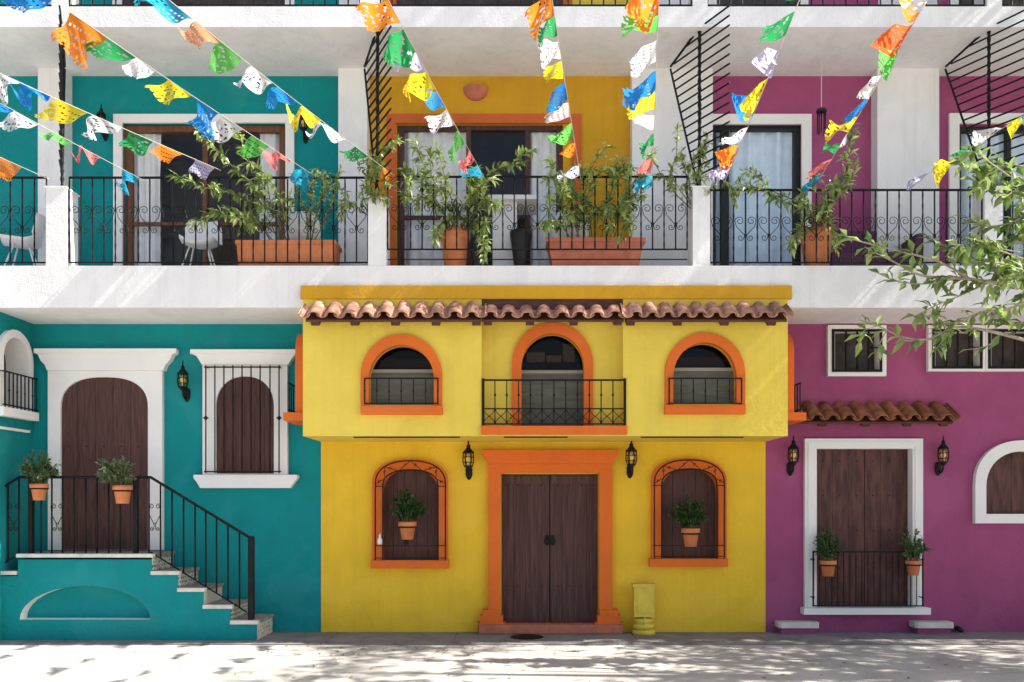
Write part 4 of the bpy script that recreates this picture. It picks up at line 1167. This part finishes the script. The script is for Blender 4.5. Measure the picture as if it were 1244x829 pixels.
# ------------------------------------------------------------------ paper bunting
def flag_mesh(a, u, wd, ht, seed):
    rg = random.Random(seed); nu, nv = 18, 14
    hang = Vector((-rg.uniform(.6, 1.4), rg.uniform(-.9, .8), -rg.uniform(.0, 1.0))).normalized()
    bend = Vector((-rg.uniform(-.5, .8), rg.uniform(-.5, .5), rg.uniform(-1.0, .8)))
    side = u.cross(hang).normalized(); ph, fr = rg.uniform(0, 6), rg.uniform(2, 6); amp = rg.choice((.01, .02, .035, .06)); sk = rg.uniform(-.7, .7)
    vs = []; rows = []
    for j in range(nv + 1):
        v = j / nv; dd = (hang + bend * v * .7).normalized()
        rows.append(dd * (ht / nv) + (rows[-1] if rows else Vector()))
    for j in range(nv + 1):
        v = j / nv
        for i in range(nu + 1):
            s_ = i / nu - .5
            vs.append(a + u * (s_ * wd * (1 - .22 * v * rg.random() * 0 - .18 * v)) + rows[j] - rows[0] + u * sk * v * ht * .4 + side * (amp * v * math.sin(ph + s_ * fr + v * 5) * 2.0) + hang * (.012 * v * math.sin(ph * 2 + s_ * 9)))
    kind = rg.randrange(3); fs = []
    for j in range(nv):
        for i in range(nu):
            ii = min(i, nu - 1 - i); hole = False
            if 2 <= j <= nv - 2 and ii >= 1:
                if kind == 0: hole = (ii * ii + j * 3 + ii * j) % 7 == 0 or ((ii + j) % 6 == 0 and j % 4 == 2)
                elif kind == 1: hole = (j % 3 == 0 and ii % 2 == 1)
                else:
                    r_ = math.hypot((i + .5 - nu / 2) / nu * 2, (j - nv / 2) / nv * 2); hole = (.45 < r_ < .56 and (i + j) % 3) or (r_ > .7 and (i * j) % 5 == 1) or (r_ < .2 and (i + j) % 2)
            if j >= nv - 1: hole = i % 3 == 2
            if not hole: k = j * (nu + 1) + i; fs.append((k, k + 1, k + nu + 2, k + nu + 1))
    return MB().add(vs, fs, True)


SLOPE = .112


def bunting(anchor, far, flags, label, extra=2, size=1.0):
    yA = F - .05; A = P(*anchor, yA); dA = yA + D; c = (CY - far[1]) / K
    dB = (A.z - SLOPE * dA - EYE) / (c - SLOPE)
    B = P(*far, dB - D); ext = A.lerp(B, 1.0) + (B - A).normalized() * 5.5
    th = thing('paper_bunting', label, 'bunting', A, 'strings of cut-paper bunting over the street')
    u = (B - A).normalized(); tot = (ext - A).length
    pt = lambda s: A + u * s - Vector((0, 0, .10 * math.sin(min(1, s / tot) * math.pi)))
    MB().tube([pt(tot * k / 24) for k in range(25)], .0032, 4).build('string', 'rope', th)
    def proj(p):
        d = p.y + D; return (CX + p.x * K / d, CY - (p.z - EYE) * K / d) if d > .1 else (9e9, 9e9)
    used = []
    for colr, px, py in flags:
        best = min((i * .02 for i in range(int(tot / .02))), key=lambda s: (lambda q_: (q_[0] - px) ** 2 + (q_[1] - py) ** 2)(proj(pt(s))))
        used.append((best, colr))
    last = max(s for s, _ in used)
    order = ['yellow', 'blue', 'white', 'lime', 'pink', 'cyan', 'orange', 'green']
    for k in range(extra): used.append((last + .55 * (k + 1), order[(k * 3 + len(flags)) % 8]))
    used.sort(); fixed = []
    for s, colr in used:                                  # keep neighbours from overlapping
        if fixed and s - fixed[-1][0] < .30: s = fixed[-1][0] + .30
        fixed.append((s, colr))
    for k, (s, colr) in enumerate(fixed):
        wd = .38 * size * random.uniform(.85, 1.1)
        if k + 1 < len(fixed): wd = min(wd, (fixed[k + 1][0] - s) * .97)
        wd = max(wd, .24)
        seed = hash((anchor, k)) & 0xffff
        o = flag_mesh(pt(s), u, wd, random.uniform(.17, .27) * size, seed).build('paper_flag', 'flag_' + colr, th, colr + ' cut-paper flag', fix=False)


bunting((268, 207), (0, 76), [('lilac', 246, 205), ('orange', 211, 178), ('green', 175, 160), ('white', 130, 148), ('yellow', 88, 131), ('blue', 45, 108), ('white', 8, 85)],
        'bunting from the left edge past green and orange flags to the teal balcony door', 5)
bunting((176, 220), (0, 113), [('cyan', 160, 211), ('pink', 112, 188), ('lime', 78, 168), ('white', 40, 133), ('blue', 5, 118)],
        'paper bunting at the left edge ending with pink and cyan flags before the teal balcony', 4)
bunting((60, 218), (0, 186), [('orange', 16, 193)], 'short stretch of bunting with one orange flag at the far left', 3)
bunting((384, 215), (100, 8), [('cyan', 376, 207), ('pink', 352, 178), ('lime', 325, 160), ('white', 286, 147), ('blue', 256, 123), ('yellow', 226, 98), ('white', 185, 66), ('green', 158, 46), ('orange', 118, 17)],
        'bunting with a big orange top flag running down to cyan at the teal railing', 5)
bunting((482, 216), (215, -10), [('orange', 474, 208), ('green', 447, 174), ('white', 424, 147), ('yellow', 384, 132), ('blue', 354, 110), ('white', 325, 82), ('lime', 287, 55), ('peach', 258, 32), ('cyan', 214, 5)],
        'bunting with a peach flag near its top ending in orange by the pedestal', 4)
bunting((592, 222), (478, -6), [('cyan', 588, 207), ('pink', 581, 184), ('lime', 572, 160), ('white', 560, 135), ('blue', 546, 117), ('yellow', 534, 92), ('lilac', 525, 66), ('green', 506, 45), ('orange', 486, 12)],
        'paper bunting hanging steeply before the curtained yellow balcony door', 4)
bunting((706, 220), (672, -10), [('lilac', 703, 208), ('orange', 701, 180), ('lime', 698, 157), ('white', 696, 133), ('blue', 694, 110), ('yellow', 690, 84), ('white', 687, 60), ('green', 682, 30), ('orange', 672, 2)],
        'paper bunting before the right jamb of the orange balcony door frame', 4)
bunting((792, 228), (800, -10), [('cyan', 790, 220), ('pink', 797, 198), ('green', 799, 170), ('white', 801, 150), ('yellow', 803, 122), ('blue', 806, 98), ('white', 808, 62), ('lime', 812, 28), ('orange', 808, 4)],
        'near upright paper bunting before the white pier right of the yellow balcony', 4)
bunting((880, 222), (968, -10), [('lilac', 888, 206), ('orange', 898, 184), ('white', 908, 164), ('blue', 922, 135), ('yellow', 930, 105), ('lilac', 938, 72), ('green', 958, 28)],
        'bunting with a yellow flag before the blue curtained door of the purple balcony', 4)
bunting((990, 226), (1120, -8), [('cyan', 992, 215), ('pink', 1000, 195), ('green', 1010, 176), ('white', 1018, 157), ('yellow', 1028, 148), ('blue', 1045, 122), ('white', 1058, 95), ('lime', 1072, 62), ('rust', 1096, 38), ('orange', 1116, 8)],
        'paper bunting with a rust red flag on top before the purple balcony wall', 4)
bunting((1110, 222), (1244, 128), [('lilac', 1122, 213), ('yellow', 1154, 201), ('green', 1186, 184), ('white', 1210, 168), ('yellow', 1234, 140), ('cyan', 1246, 150)],
        'paper bunting at the right edge by the spiked grille with a yellow flag', 4)

# ------------------------------------------------------------------ tree at the right, most of it outside the frame
tree = thing('street_tree', 'broad-leaved street tree reaching in from the right edge with pale twigs', 'tree', (8.6, -2.9, 0))
mb = MB(); TB = Vector((8.6, -2.9, 0))
tr = smooth_line([TB, TB + Vector((.1, 0, 1.6)), TB + Vector((.0, -.1, 3.2)), TB + Vector((.4, -.3, 5.5)), TB + Vector((.9, -.5, 8.5)), TB + Vector((1.2, -.6, 12))])
mb.tube(tr, [.24 - .20 * i / (len(tr) - 1) for i in range(len(tr))], 10); mb.build('trunk', 'bark', tree)
st_, lf = MB(), MB(); YTW = -2.3


def twig(pts, r0, dens=26, L=.21, Wd=.085, start=.1, y=YTW):
    q = [P(a, b, (z_[0] if z_ else y)) for a, b, *z_ in pts]
    spray(st_, lf, q, r0, L * .82, Wd * .84, dens * .82, start, .85, -.2, .004); return q


limb = [TB + Vector((0, -.05, 3.0)), Vector((7.6, -2.6, 3.7)), P(1262, 352, YTW)]
st_.tube(smooth_line(limb), .055, 7)
limb2 = [TB + Vector((0, -.1, 3.6)), Vector((7.5, -2.5, 4.9)), P(1258, 240, YTW)]
st_.tube(smooth_line(limb2), .045, 7)
limb3 = [TB + Vector((0, 0, 2.6)), Vector((7.5, -2.4, 3.2)), P(1262, 418, YTW + .3)]
st_.tube(smooth_line(limb3), .04, 7)
twig([(1262, 352), (1215, 345), (1165, 338), (1120, 335), (1085, 318), (1050, 300)], .028)
twig([(1180, 340), (1140, 318), (1095, 306), (1040, 292), (1022, 284)], .014, 30)
twig([(1230, 346), (1190, 318), (1150, 300), (1130, 290)], .014, 32)
twig([(1165, 338), (1125, 345), (1090, 342), (1062, 330)], .010, 26)
twig([(1200, 344), (1160, 362), (1135, 372), (1110, 385)], .010, 34)
twig([(1262, 240), (1235, 240), (1205, 232), (1182, 218)], .02, 52)
twig([(1262, 250), (1235, 268), (1200, 275), (1172, 262)], .016, 52)
twig([(1258, 240), (1238, 215), (1215, 205), (1200, 198)], .014, 52)
twig([(1258, 300), (1225, 292), (1200, 300), (1182, 285)], .014, 50)
twig([(1262, 352), (1250, 320), (1240, 285), (1232, 262)], .016, 52)
twig([(1262, 360), (1225, 375), (1190, 380), (1160, 395), (1138, 410)], .016, 46)
twig([(1262, 418, YTW + .3), (1225, 408), (1190, 400), (1160, 398), (1128, 412), (1098, 410), (1066, 396), (1040, 388)], .020, 15)
twig([(1128, 412), (1100, 414), (1085, 405)], .008, 10, start=.5)
twig([(1066, 396), (1050, 402), (1044, 416)], .006, 34, start=.3)
twig([(1078, 400), (1068, 420), (1066, 440)], .006, 20, start=.4)
twig([(1262, 330), (1240, 335), (1222, 325), (1208, 308)], .012, 52)
twig([(1262, 300), (1248, 270), (1238, 235), (1228, 205)], .012, 52)
twig([(1262, 390), (1235, 392), (1212, 385), (1195, 362)], .010, 48)
twig([(1215, 405), (1200, 420), (1175, 425)], .008, 12, start=.4)
twig([(1110, 385), (1135, 385), (1150, 400), (1138, 425)], .006, 40)
for k in range(13):
    a, b = random.uniform(1205, 1275), random.uniform(195, 385); e = (a - random.uniform(25, 70), b + random.uniform(-30, 30))
    yy = YTW + random.uniform(-.4, .3); twig([(a + 20, b + 4, yy), ((a + e[0]) / 2, (b + e[1]) / 2 - 6, yy), (*e, yy - .1)], .008, 50, start=.15)
# rest of the crown above and to the right of the frame: it throws the dappled shade
CC, CR = Vector((10.6, -2.6, 10.0)), Vector((6.6, 1.8, 5.6))
made = 0
while made < 96:
    u = rnd_unit() * random.random() ** .4
    c = CC + Vector((u.x * CR.x, u.y * CR.y, u.z * CR.z))
    d = c.y + D; sx, sy_ = CX + c.x * K / d, CY - (c.z - EYE) * K / d
    if sx < 1420 and sy_ > -160: continue
    t_ = (c - Vector((4.6, -2.3, 4.5))).dot(SUN)
    if (c - Vector((4.6, -2.3, 4.5)) - SUN * t_).length < 1.25: continue
    if c.z < 3.4 or c.y > -.95: continue
    if c.x - .97 * c.z < -2.2 and c.y < -1.6: continue
    made += 1
    k = min(len(tr) - 1, int((c.z / 12) * len(tr) * .7)); a = tr[k]
    if made % 3 == 0: st_.tube([a, a.lerp(c, .5) + Vector((0, 0, -.25)), c], [.05, .03, .012], 5)
    rr = random.uniform(.5, .95)
    for _ in range(62):
        p = c + Vector((random.gauss(0, .5), random.gauss(0, .42), random.gauss(0, .34))) * rr
        leaf(lf, p, (rnd_unit() + Vector((0, 0, -.35))).normalized(), .2, .085, Vector((random.uniform(-.5, .5), random.uniform(-.5, .5), 1)))
def clump(c, n, sx, sy, sz):
    for _ in range(n):
        p = c + Vector((random.gauss(0, sx), random.gauss(0, sy), random.gauss(0, sz)))
        leaf(lf, p, (rnd_unit() + Vector((0, 0, -.35))).normalized(), .2, .085, Vector((random.uniform(-.5, .5), random.uniform(-.5, .5), 1)))


for k in range(44):                                # unseen leaf clumps added high by the house fronts to cast shade streaks
    c = Vector((random.uniform(5.5, 17), random.uniform(-1.9, -1.15), random.uniform(8.2, 17.5)))
    clump(c, 46, .5, .22, .4)
for k in range(13):                                # low boughs just outside the frame
    z = random.uniform(3.6, 6.5); c = Vector((random.uniform(6.2, 8.8), random.uniform(-3.4, -1.3), z))
    if (c - Vector((4.6, -2.3, 4.5)) - SUN * (c - Vector((4.6, -2.3, 4.5))).dot(SUN)).length < .9: continue
    st_.tube([tr[8], tr[8].lerp(c, .5) + Vector((0, 0, .1)), c], [.03, .02, .01], 5)
    clump(c, 38, .42, .32, .28)
st_.build('branches', 'bark', tree, fix=False)
lf.build('crown', 'leaf_tree', tree, fix=False)

# ------------------------------------------------------------------ fallen leaves
mb = MB(); rg = random.Random(5)
for k in range(260):
    x, y = rg.uniform(-6.5, 6.5), -rg.uniform(.3, 3.6)
    if k < 110: x, y = rg.gauss(-1.2, 1.1), -rg.uniform(.85, 1.7)
    z = .006 if y > -.94 else -.006
    a = rg.uniform(0, 6.28); leaf(mb, Vector((x, y, z)), Vector((math.cos(a), math.sin(a), .12)).normalized(), rg.uniform(.03, .075), rg.uniform(.015, .035), Vector((rg.uniform(-.3, .3), 0, 1)), .1)
o = mb.build('fallen_leaves', 'litter', fix=False); o['kind'] = 'stuff'; o['label'] = 'dry leaves scattered along the edge of the road'
